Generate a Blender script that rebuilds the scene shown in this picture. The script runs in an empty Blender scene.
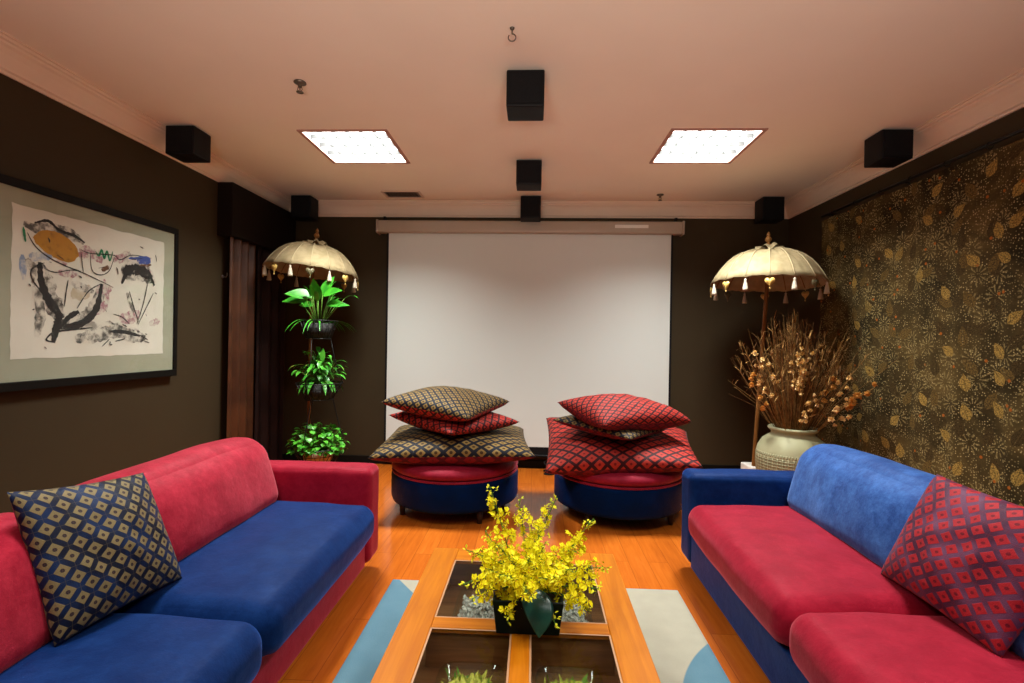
import bpy, bmesh, math, random
from mathutils import Vector, Matrix
PI = math.pi
random.seed(7)
SC = bpy.context.scene
C = SC.collection

# ------------------------------------------------------------------ helpers
class MB:
    """collects vertices and faces (with a material slot index and optional uv) for ONE mesh object"""
    def __init__(s): s.v = []; s.f = []; s.m = []; s.uv = {}
    def add(s, vs, fs, mi=0, uvs=None):
        o = len(s.v); s.v += [tuple(p) for p in vs]
        for k, f in enumerate(fs):
            s.f.append([o + i for i in f]); s.m.append(mi if isinstance(mi, int) else mi[k])
        if uvs:
            for i, u in enumerate(uvs): s.uv[o + i] = u
        return s
    def box(s, a, b, mi=0):
        (x0, y0, z0), (x1, y1, z1) = a, b
        vs = [(x0,y0,z0),(x1,y0,z0),(x1,y1,z0),(x0,y1,z0),(x0,y0,z1),(x1,y0,z1),(x1,y1,z1),(x0,y1,z1)]
        return s.add(vs, [(0,3,2,1),(4,5,6,7),(0,1,5,4),(1,2,6,5),(2,3,7,6),(3,0,4,7)], mi)
    def rbox(s, c, h, r, n=10, bulge=(0,0,0), fn=None, mi=0):
        """rounded, optionally bulging box: centre c, half sizes h, radius r"""
        def coords(hh):
            out = []
            k = max(3, n // 4)
            for i in range(k + 1): out.append(-hh + r * (1 - math.cos(i / k * PI / 2)))
            m = max(1, n - 2 * k)
            for i in range(1, m): out.append(-hh + r + (2 * hh - 2 * r) * i / m)
            for i in range(k + 1): out.append(hh - r * (1 - math.sin(i / k * PI / 2)))
            return out
        g = [coords(h[i]) for i in range(3)]
        idx = {}; vs = []; fs = []
        def P(q):
            key = tuple(round(t, 6) for t in q)
            if key in idx: return idx[key]
            cl = [max(-(h[i] - r), min(h[i] - r, q[i])) for i in range(3)]
            d = Vector([q[i] - cl[i] for i in range(3)])
            p = Vector(cl) + (d.normalized() * r if d.length > 1e-9 else d)
            u = [q[i] / h[i] for i in range(3)]
            for i in range(3):
                a, b = [j for j in range(3) if j != i]
                p[i] += bulge[i] * u[i] * (1 - u[a] ** 2) * (1 - u[b] ** 2)
            if fn: p = fn(p, u)
            idx[key] = len(vs); vs.append((p[0] + c[0], p[1] + c[1], p[2] + c[2])); return idx[key]
        for ax in range(3):
            a, b = [(1,2),(2,0),(0,1)][ax]
            for sg in (-1, 1):
                for i in range(len(g[a]) - 1):
                    for j in range(len(g[b]) - 1):
                        q = []
                        for (ii, jj) in ((i,j),(i+1,j),(i+1,j+1),(i,j+1)):
                            t = [0,0,0]; t[ax] = sg * h[ax]; t[a] = g[a][ii]; t[b] = g[b][jj]; q.append(P(t))
                        if len(set(q)) < 4: continue
                        fs.append(q if sg > 0 else q[::-1])
        return s.add(vs, fs, mi)
    def tube(s, pts, rad, n=6, mi=0, cap=True):
        pts = [Vector(p) for p in pts]; N = len(pts)
        if not hasattr(rad, '__len__'): rad = [rad] * N
        vs = []; fs = []
        up = None
        for i, p in enumerate(pts):
            t = (pts[min(i + 1, N - 1)] - pts[max(i - 1, 0)])
            t = t.normalized() if t.length > 1e-9 else Vector((0,0,1))
            if up is None: up = Vector((0,0,1)) if abs(t.z) < .9 else Vector((1,0,0))
            a = t.cross(up)
            if a.length < 1e-6: a = t.orthogonal()
            a.normalize(); b = t.cross(a); up = a.cross(t) if a.cross(t).length > 0 else up
            for k in range(n):
                w = 2 * PI * k / n
                vs.append(p + (a * math.cos(w) + b * math.sin(w)) * rad[i])
        for i in range(N - 1):
            for k in range(n):
                k2 = (k + 1) % n
                fs.append((i*n+k, i*n+k2, (i+1)*n+k2, (i+1)*n+k))
        if cap: fs.append(tuple(range(n))[::-1]); fs.append(tuple((N-1)*n + k for k in range(n)))
        return s.add(vs, fs, mi)
    def ring(s, c, R, r, n=32, m=6, mi=0, axis=2):
        vs = []; fs = []
        for i in range(n):
            a = 2*PI*i/n
            for k in range(m):
                b = 2*PI*k/m
                q = [(R + r*math.cos(b))*math.cos(a), (R + r*math.cos(b))*math.sin(a), r*math.sin(b)]
                if axis == 0: q = [q[2], q[0], q[1]]
                if axis == 1: q = [q[0], q[2], q[1]]
                vs.append((c[0]+q[0], c[1]+q[1], c[2]+q[2]))
        for i in range(n):
            for k in range(m):
                fs.append((i*m+k, ((i+1)%n)*m+k, ((i+1)%n)*m+(k+1)%m, i*m+(k+1)%m))
        return s.add(vs, fs, mi)
    def lathe(s, prof, c=(0,0,0), n=32, mi=0, fn=None):
        vs = []; fs = []; N = len(prof)
        for (r, z) in prof:
            for k in range(n):
                a = 2*PI*k/n
                rr, zz = fn(r, z, a) if fn else (r, z)
                vs.append((c[0]+rr*math.cos(a), c[1]+rr*math.sin(a), c[2]+zz))
        for i in range(N - 1):
            for k in range(n):
                k2 = (k+1) % n
                fs.append((i*n+k, i*n+k2, (i+1)*n+k2, (i+1)*n+k))
        fs.append(tuple(range(n))[::-1]); fs.append(tuple((N-1)*n+k for k in range(n)))
        return s.add(vs, fs, mi)
    def leaf(s, base, d, L, w, up=Vector((0,0,1)), droop=0.0, fold=.25, n=6, mi=0, shape=1.0):
        base = Vector(base); d = Vector(d).normalized()
        side = d.cross(up)
        if side.length < 1e-4: side = d.orthogonal()
        side.normalize()
        vs = []; fs = []; p = base.copy(); dd = d.copy()
        for i in range(n + 1):
            t = i / n
            hw = w * max(0.02, math.sin(PI * min(1, t ** shape * .98 + .02))) * (1 if t < .99 else .1)
            nn = side.cross(dd).normalized()
            vs += [p - side*hw + nn*hw*fold, p, p + side*hw + nn*hw*fold]
            dd = (dd + Vector((0,0,-droop/n))).normalized(); p = p + dd * (L / n)
        for i in range(n):
            a = i*3
            fs += [(a,a+1,a+4,a+3),(a+1,a+2,a+5,a+4)]
        return s.add(vs, fs, mi)
    def build(s, name, mats, parent=None, smooth=True, loc=None, sub=0, bevel=0, angle=None):
        me = bpy.data.meshes.new(name); me.from_pydata(s.v, [], s.f); me.update()
        for m in (mats if isinstance(mats, (list, tuple)) else [mats]): me.materials.append(m)
        me.polygons.foreach_set('material_index', s.m)
        if s.uv:
            l = me.uv_layers.new(name='UVMap')
            for lp in me.loops: l.data[lp.index].uv = s.uv.get(lp.vertex_index, (0, 0))
        me.polygons.foreach_set('use_smooth', [smooth] * len(me.polygons))
        o = bpy.data.objects.new(name, me); C.objects.link(o)
        if parent: o.parent = parent
        if loc: o.location = loc
        if bevel:
            b = o.modifiers.new('b', 'BEVEL'); b.width = bevel; b.segments = 2; b.limit_method = 'ANGLE'
            b.harden_normals = False
        if sub:
            m = o.modifiers.new('s', 'SUBSURF'); m.levels = sub; m.render_levels = sub
        return o

def tag(o, label, cat, group=None):
    o['label'] = label; o['category'] = cat
    if group: o['group'] = group
    return o
def thing(name, label, cat, loc=(0,0,0), rz=0, group=None):
    o = bpy.data.objects.new(name, None); C.objects.link(o); o.location = loc; o.rotation_euler = (0,0,rz)
    return tag(o, label, cat, group)
def struct(o): o['kind'] = 'structure'; return o
def dup(root, loc, rz=None, label=None):
    r = root.copy(); C.objects.link(r); r.location = loc
    if rz is not None: r.rotation_euler = (0,0,rz)
    if label: r['label'] = label
    for ch in list(root.children):
        c = ch.copy(); C.objects.link(c); c.parent = r
        for g in ch.children:
            d = g.copy(); C.objects.link(d); d.parent = c
    return r

# ------------------------------------------------------------------ materials
class NT:
    def __init__(s, name):
        s.mat = bpy.data.materials.new(name); s.mat.use_nodes = True
        s.t = s.mat.node_tree; s.b = s.t.nodes['Principled BSDF']; s.out = s.t.nodes['Material Output']
    def new(s, ty, **kw):
        n = s.t.nodes.new(ty)
        for k, v in kw.items(): setattr(n, k, v)
        return n
    def put(s, sock, v):
        if v is None: return
        if isinstance(v, bpy.types.NodeSocket): s.t.links.new(v, sock)
        elif isinstance(v, (tuple, list)) and len(v) == 3 and sock.type == 'RGBA': sock.default_value = (*v, 1)
        else: sock.default_value = v
    def m(s, op, a, b=None, c=None):
        n = s.new('ShaderNodeMath', operation=op)
        s.put(n.inputs[0], a); s.put(n.inputs[1], b)
        if c is not None: s.put(n.inputs[2], c)
        return n.outputs[0]
    def vm(s, op, a, b=None, scale=None):
        n = s.new('ShaderNodeVectorMath', operation=op)
        s.put(n.inputs[0], a); s.put(n.inputs[1], b)
        if scale is not None: s.put(n.inputs['Scale'], scale)
        return n.outputs['Value'] if op in ('LENGTH','DISTANCE','DOT_PRODUCT') else n.outputs[0]
    def mix(s, f, a, b, blend='MIX'):
        n = s.new('ShaderNodeMix', data_type='RGBA', blend_type=blend)
        s.put(n.inputs[0], f); s.put(n.inputs[6], a); s.put(n.inputs[7], b); return n.outputs[2]
    def noise(s, vec, scale, detail=3, rough=.5, dist=0):
        n = s.new('ShaderNodeTexNoise'); s.put(n.inputs['Vector'], vec); n.inputs['Scale'].default_value = scale
        n.inputs['Detail'].default_value = detail; n.inputs['Roughness'].default_value = rough; n.inputs['Distortion'].default_value = dist
        return n.outputs[0]
    def ramp(s, f, stops):
        n = s.new('ShaderNodeValToRGB'); s.put(n.inputs[0], f)
        e = n.color_ramp.elements
        while len(e) < len(stops): e.new(.5)
        for i, (p, c) in enumerate(stops): e[i].position = p; e[i].color = (*c, 1) if len(c) == 3 else c
        return n.outputs[0]
    def step(s, x, lo, hi):
        n = s.new('ShaderNodeMapRange'); n.interpolation_type = 'SMOOTHSTEP'
        s.put(n.inputs[0], x); n.inputs[1].default_value = lo; n.inputs[2].default_value = hi
        return n.outputs[0]
    def bump(s, h, strength=.3, dist=.01):
        n = s.new('ShaderNodeBump'); n.inputs['Strength'].default_value = strength; n.inputs['Distance'].default_value = dist
        s.put(n.inputs['Height'], h); s.put(s.b.inputs['Normal'], n.outputs[0]); return n.outputs[0]
    def coord(s, which='Object'): return s.new('ShaderNodeTexCoord').outputs[which]
    def geo(s): return s.new('ShaderNodeNewGeometry').outputs['Position']
    def sep(s, v):
        n = s.new('ShaderNodeSeparateXYZ'); s.put(n.inputs[0], v); return n.outputs
    def comb(s, x, y, z):
        n = s.new('ShaderNodeCombineXYZ'); s.put(n.inputs[0], x); s.put(n.inputs[1], y); s.put(n.inputs[2], z); return n.outputs[0]
    def set(s, **kw):
        for k, v in kw.items(): s.put(s.b.inputs[k.replace('_', ' ')], v)
        return s
def srgb(r, g, b):
    f = lambda c: (c/255)/12.92 if c <= 10 else (((c/255)+.055)/1.055)**2.4
    return (f(r), f(g), f(b))
def plain(name, col, rough=.6, metal=0, **kw):
    n = NT(name); n.set(Base_Color=col, Roughness=rough, Metallic=metal, **kw)
    if rough > .45: n.b.inputs['Specular IOR Level'].default_value = .12
    return n.mat
def noisy(name, c1, c2, scale=8, rough=.7, bump=0, bscale=60, detail=4, **kw):
    n = NT(name); co = n.coord()
    n.set(Base_Color=n.mix(n.step(n.noise(co, scale, detail), .35, .65), c1, c2), Roughness=rough, **kw)
    if rough > .45: n.b.inputs['Specular IOR Level'].default_value = .15
    if bump: n.bump(n.noise(co, bscale, 3), bump, .004)
    return n.mat
def velvet(name, dark, light, sheen, amt=.55):
    n = NT(name); co = n.coord()
    big = n.step(n.noise(co, 8, 7, .78, .1), .32, .74)
    fine = n.noise(co, 42, 4, .7)
    f = n.m('MULTIPLY', big, n.m('ADD', .35, n.m('MULTIPLY', fine, 1.1)))
    n.set(Base_Color=n.mix(f, dark, light), Roughness=n.m('ADD', .40, n.m('MULTIPLY', n.noise(co, 11, 6, .75), .35)))
    n.b.inputs['Specular IOR Level'].default_value = .22; n.b.inputs['Specular Tint'].default_value = (*sheen, 1)
    n.b.inputs['Sheen Weight'].default_value = amt; n.b.inputs['Sheen Roughness'].default_value = .42
    n.b.inputs['Sheen Tint'].default_value = (*sheen, 1)
    n.bump(n.m('ADD', n.m('MULTIPLY', n.noise(co, 5, 2, .4), .8), n.m('MULTIPLY', n.noise(co, 26, 5, .75), .35)), .35, .02)
    return n.mat
def lattice(name, n_, square, band, dot, edge=.33, sheen=.3, woven=True, rough=.6, dotr=.13, bandalt=None, rect=1.0):
    n = NT(name); uv = n.sep(n.coord('UV'))
    a = n.m('MULTIPLY', n.m('ADD', uv[0], uv[1]), n_); b = n.m('MULTIPLY', n.m('SUBTRACT', uv[0], uv[1]), n_)
    fa = n.m('SUBTRACT', n.m('FRACT', n.m('ADD', a, 50.0)), .5); fb = n.m('SUBTRACT', n.m('FRACT', n.m('ADD', b, 50.0)), .5)
    aa = n.m('ABSOLUTE', fa); ab = n.m('ABSOLUTE', fb)
    mx = n.m('MAXIMUM', aa, n.m('MULTIPLY', ab, rect))
    isband = n.step(mx, edge - .02, edge + .02)
    d = n.m('SQRT', n.m('ADD', n.m('MULTIPLY', fa, fa), n.m('MULTIPLY', fb, fb)))
    isdot = n.m('SUBTRACT', 1.0, n.step(d, dotr - .03, dotr + .02))
    thread = n.noise(n.coord('UV'), 160, 2)
    sq = n.mix(n.m('MULTIPLY', thread, .55), square, tuple(c * .45 for c in square))
    bnd = n.mix(n.step(n.noise(n.coord('UV'), 3.5, 2), .4, .6), band, bandalt or band)
    col = n.mix(isband, n.mix(isdot, sq, dot), bnd)
    if woven:   # thin seams where one ribbon passes over another
        cut = n.m('MULTIPLY', n.step(n.m('ABSOLUTE', n.m('SUBTRACT', aa, ab)), .0, .03), 1.0)
        col = n.mix(n.m('MULTIPLY', n.m('SUBTRACT', 1.0, cut), .55), col, tuple(c*.5 for c in square))
    n.set(Base_Color=col, Roughness=rough); n.b.inputs['Specular IOR Level'].default_value = .2
    n.b.inputs['Sheen Weight'].default_value = sheen*.3; n.b.inputs['Sheen Roughness'].default_value = .4
    n.bump(n.m('ADD', n.m('MULTIPLY', n.m('SUBTRACT', 1.0, isband), .5), thread), .35, .004)
    return n.mat

def m_floor():
    n = NT('laminate_floor'); g = n.geo(); p = n.sep(g)
    br = n.new('ShaderNodeTexBrick'); n.put(br.inputs['Vector'], n.comb(p[1], p[0], 0))
    br.inputs['Scale'].default_value = 1; br.inputs['Brick Width'].default_value = 1.2; br.inputs['Row Height'].default_value = .125
    br.inputs['Mortar Size'].default_value = .0016; br.inputs['Color1'].default_value = (0,0,0,1); br.inputs['Color2'].default_value = (1,1,1,1)
    br.offset = .37; br.inputs['Bias'].default_value = 0
    gr = n.noise(n.comb(n.m('MULTIPLY', p[0], 14), n.m('MULTIPLY', p[1], 1.2), n.m('MULTIPLY', br.outputs[0], 9)), 3, 5, .6, .5)
    base = n.ramp(n.m('ADD', n.m('MULTIPLY', gr, .75), n.m('MULTIPLY', br.outputs[0], .25)),
                  [(.15, (.34,.070,.008)), (.5, (.50,.120,.012)), (.85, (.62,.175,.022))])
    col = n.mix(n.m('MULTIPLY', br.outputs['Fac'], .5), base, (.12,.03,.006))
    n.set(Base_Color=col, Roughness=n.m('ADD', .15, n.m('MULTIPLY', n.noise(g, 4, 2), .06)))
    n.b.inputs['Specular IOR Level'].default_value = .6
    n.bump(n.m('SUBTRACT', 1.0, br.outputs['Fac']), .05, .001)
    return n.mat
def m_wood(name, c1, c2, axis=1, rough=.32, scale=1.0):
    n = NT(name); p = n.sep(n.coord()); q = [n.m('MULTIPLY', p[i], (1.6 if i == axis else 22) * scale) for i in range(3)]
    f = n.noise(n.comb(*q), 1.6, 5, .6, .7)
    n.set(Base_Color=n.mix(n.step(f, .3, .7), c1, c2), Roughness=rough)
    n.b.inputs['Specular IOR Level'].default_value = .16; n.bump(f, .06, .003); return n.mat
def m_rug():
    n = NT('rug_pile'); g = n.geo(); p = n.sep(g)
    fine = n.noise(g, 320, 2, .7); mid = n.noise(g, 9, 4)
    cream = n.mix(mid, (.36,.34,.26), (.47,.44,.345)); blue = n.mix(n.m('ADD', n.m('MULTIPLY', fine, .5), n.m('MULTIPLY', mid, .5)), (.045,.15,.235), (.13,.275,.36))
    # left blue field: bounded on its right by an oblique line; right blue disc sweeping in from the near right
    lf = n.m('ADD', p[0], n.m('MULTIPLY', n.m('SUBTRACT', p[1], 2.62), .82))
    left = n.m('SUBTRACT', 1.0, n.step(lf, -.618, -.612))
    dx = n.m('SUBTRACT', p[0], 1.35); dy = n.m('SUBTRACT', p[1], 1.72)
    dd = n.m('SQRT', n.m('ADD', n.m('MULTIPLY', dx, dx), n.m('MULTIPLY', dy, dy)))
    right = n.m('SUBTRACT', 1.0, n.step(dd, .778, .786))
    f = n.m('MAXIMUM', left, right)
    col = n.mix(f, cream, blue)
    n.set(Base_Color=n.mix(n.m('MULTIPLY', fine, .35), col, tuple((.2,.2,.18))), Roughness=.95)
    n.b.inputs['Specular IOR Level'].default_value = .1
    n.bump(fine, .5, .006); return n.mat
def m_batik():
    n = NT('batik_cloth'); p = n.sep(n.coord())
    # tie-dyed brown ground
    v3 = n.comb(p[1], p[2], 0)
    ground = n.ramp(n.noise(v3, 2.6, 5, .65, .6), [(.30,(.012,.009,.004)), (.50,(.050,.034,.012)), (.70,(.120,.080,.026))])
    # flower bursts
    vb = n.new('ShaderNodeTexVoronoi', voronoi_dimensions='2D', feature='F1'); n.put(vb.inputs['Vector'], n.vm('ADD', v3, (3.3, 7.1, 0))); vb.inputs['Scale'].default_value = 6.2; vb.inputs['Randomness'].default_value = .85
    lb = n.sep(n.vm('SUBTRACT', n.vm('SCALE', n.vm('ADD', v3, (3.3, 7.1, 0)), scale=6.2), n.vm('SCALE', vb.outputs['Position'], scale=6.2)))
    ang = n.m('ARCTAN2', lb[0], lb[1]); rr = vb.outputs['Distance']
    pet = n.m('MULTIPLY', n.step(n.m('SINE', n.m('MULTIPLY', ang, 11.0)), .2, .6), n.m('MULTIPLY', n.step(rr, .10, .14), n.m('SUBTRACT', 1.0, n.step(rr, .34, .44))))
    dots = n.step(n.m('SINE', n.m('MULTIPLY', rr, 70.0)), .0, .5)
    pet = n.m('MULTIPLY', pet, n.step(n.sep(vb.outputs['Color'])[0], .15, .25)); pet = n.m('MULTIPLY', pet, n.step(n.noise(v3, 70, 2), .35, .5))
    col = n.mix(n.m('MULTIPLY', pet, .7), ground, (.26,.20,.08))
    # fine wax dots
    vd = n.new('ShaderNodeTexVoronoi', voronoi_dimensions='2D'); n.put(vd.inputs['Vector'], v3); vd.inputs['Scale'].default_value = 66
    dot = n.m('MULTIPLY', n.m('SUBTRACT', 1.0, n.step(vd.outputs['Distance'], .14, .30)), n.step(n.sep(vd.outputs['Color'])[0], .35, .6))
    dot = n.m('MULTIPLY', dot, n.step(n.noise(v3, 9, 4), .30, .55))
    col = n.mix(n.m('MULTIPLY', dot, n.m('ADD', .25, n.sep(vd.outputs['Color'])[1])), col, (.46,.37,.17))
    # leaves
    def leaves(off, sc, keep, L, W, c1, c2, col):
        vv = n.vm('ADD', v3, (off, off * 1.7, 0))
        vo = n.new('ShaderNodeTexVoronoi', voronoi_dimensions='2D', feature='F1'); n.put(vo.inputs['Vector'], vv); vo.inputs['Scale'].default_value = sc; vo.inputs['Randomness'].default_value = .7
        l = n.sep(n.vm('SUBTRACT', n.vm('SCALE', vv, scale=sc), n.vm('SCALE', vo.outputs['Position'], scale=sc)))
        cc = n.sep(vo.outputs['Color'])
        an = n.m('MULTIPLY', n.m('SUBTRACT', cc[0], .5), 2.4)
        cs = n.m('COSINE', an); sn = n.m('SINE', an)
        lx = n.m('ADD', n.m('MULTIPLY', l[0], cs), n.m('MULTIPLY', l[1], sn)); ly = n.m('SUBTRACT', n.m('MULTIPLY', l[1], cs), n.m('MULTIPLY', l[0], sn))
        q = n.m('DIVIDE', ly, L)
        hw = n.m('MULTIPLY', n.m('MULTIPLY', n.m('SUBTRACT', 1.0, n.m('MULTIPLY', q, q)), n.m('SUBTRACT', 1.0, n.m('MULTIPLY', q, .45))), W)
        ins = n.step(n.m('SUBTRACT', n.m('ADD', hw, n.m('MULTIPLY', n.m('SUBTRACT', n.noise(v3, 30, 2), .5), .09)), n.m('ABSOLUTE', lx)), .0, .03)
        ins = n.m('MULTIPLY', ins, n.step(cc[1], keep, keep + .02))
        vein = n.m('SUBTRACT', 1.0, n.m('MULTIPLY', .6, n.m('SUBTRACT', 1.0, n.step(n.m('ABSOLUTE', lx), .006, .02))))
        spk = n.step(n.noise(v3, 120, 3, .7), .40, .60)
        lc = n.mix(n.m('MULTIPLY', spk, .95), c1, c2)
        return n.mix(n.m('MULTIPLY', ins, vein), col, lc)
    col = leaves(1.3, 5.0, .30, .36, .17, (.075,.048,.016), (.030,.020,.009), col); col = leaves(8.2, 4.7, .45, .33, .16, (.16,.10,.028), (.05,.033,.012), col)
    col = leaves(4.6, 5.6, .58, .33, .19, (.42,.27,.065), (.10,.062,.018), col)
    # sparse orange dots
    vo = n.new('ShaderNodeTexVoronoi', voronoi_dimensions='2D'); n.put(vo.inputs['Vector'], v3); vo.inputs['Scale'].default_value = 7
    od = n.m('MULTIPLY', n.m('SUBTRACT', 1.0, n.step(vo.outputs['Distance'], .05, .08)), n.step(n.sep(vo.outputs['Color'])[2], .6, .62))
    col = n.mix(od, col, (.35,.10,.015))
    n.set(Base_Color=col, Roughness=.85); n.b.inputs['Specular IOR Level'].default_value = .08
    return n.mat
def m_glass(name, tint=(.8,.85,.82), refl=1.0):
    n = NT(name); t = n.t
    tr = n.new('ShaderNodeBsdfTransparent'); tr.inputs[0].default_value = (*tint, 1)
    gl = n.new('ShaderNodeBsdfGlossy'); gl.inputs['Roughness'].default_value = .02
    fr = n.new('ShaderNodeFresnel'); fr.inputs[0].default_value = 1.5
    mx = n.new('ShaderNodeMixShader')
    front = n.m('SUBTRACT', 1.0, n.new('ShaderNodeNewGeometry').outputs['Backfacing'])
    n.put(mx.inputs[0], n.m('MULTIPLY', n.m('MULTIPLY', fr.outputs[0], refl), front)); t.links.new(tr.outputs[0], mx.inputs[1]); t.links.new(gl.outputs[0], mx.inputs[2])
    t.links.new(mx.outputs[0], n.out.inputs[0]); return n.mat
def m_emit(name, col, st):
    n = NT(name); n.set(Base_Color=(.8,.8,.8)); n.b.inputs['Emission Color'].default_value = (*col, 1); n.b.inputs['Emission Strength'].default_value = st
    return n.mat
def m_paintstroke(name, col, paper=(.74,.71,.62), k=.5, scale=30):
    n = NT(name); g = n.geo()
    f = n.step(n.noise(g, scale, 4, .65), k - .12, k + .12)
    n.set(Base_Color=n.mix(f, col, paper), Roughness=.8); return n.mat
def m_vase():
    n = NT('glazed_woven_ceramic'); p = n.sep(n.coord())
    a = n.m('MULTIPLY', n.m('ARCTAN2', p[0], p[1]), 22/ PI)
    rib = n.m('ABSOLUTE', n.m('SUBTRACT', n.m('FRACT', n.m('ADD', a, 100.0)), .5))
    row = n.m('ABSOLUTE', n.m('SUBTRACT', n.m('FRACT', n.m('MULTIPLY', p[2], 42.0)), .5))
    low = n.m('SUBTRACT', 1.0, n.step(p[2], .485, .500))
    h = n.m('MULTIPLY', low, n.m('ADD', n.step(rib, .3, .46), n.m('MULTIPLY', n.step(row, .2, .45), .4)))
    band = n.m('SUBTRACT', 1.0, n.step(n.m('ABSOLUTE', n.m('SUBTRACT', p[2], .515)), .006, .014))
    tw = n.m('MULTIPLY', band, n.m('ADD', .5, n.m('MULTIPLY', .5, n.m('SINE', n.m('MULTIPLY', a, 12.0)))))
    h = n.m('ADD', h, tw)
    base = n.mix(n.noise(n.coord(), 9, 4), (.33,.32,.18), (.45,.44,.27))
    brown = n.m('MULTIPLY', n.m('SUBTRACT', 1.0, n.step(p[2], .30, .46)), n.noise(n.coord(), 12, 3))
    col = n.mix(n.m('MULTIPLY', brown, .9), base, (.30,.19,.09))
    col = n.mix(n.m('MULTIPLY', n.m('SUBTRACT', 1.0, n.m('MINIMUM', h, 1.0)), n.m('MULTIPLY', low, .75)), col, (.17,.145,.075))
    n.set(Base_Color=col, Roughness=.55); n.b.inputs['Specular IOR Level'].default_value = .3; n.bump(h, .8, .010); return n.mat

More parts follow.
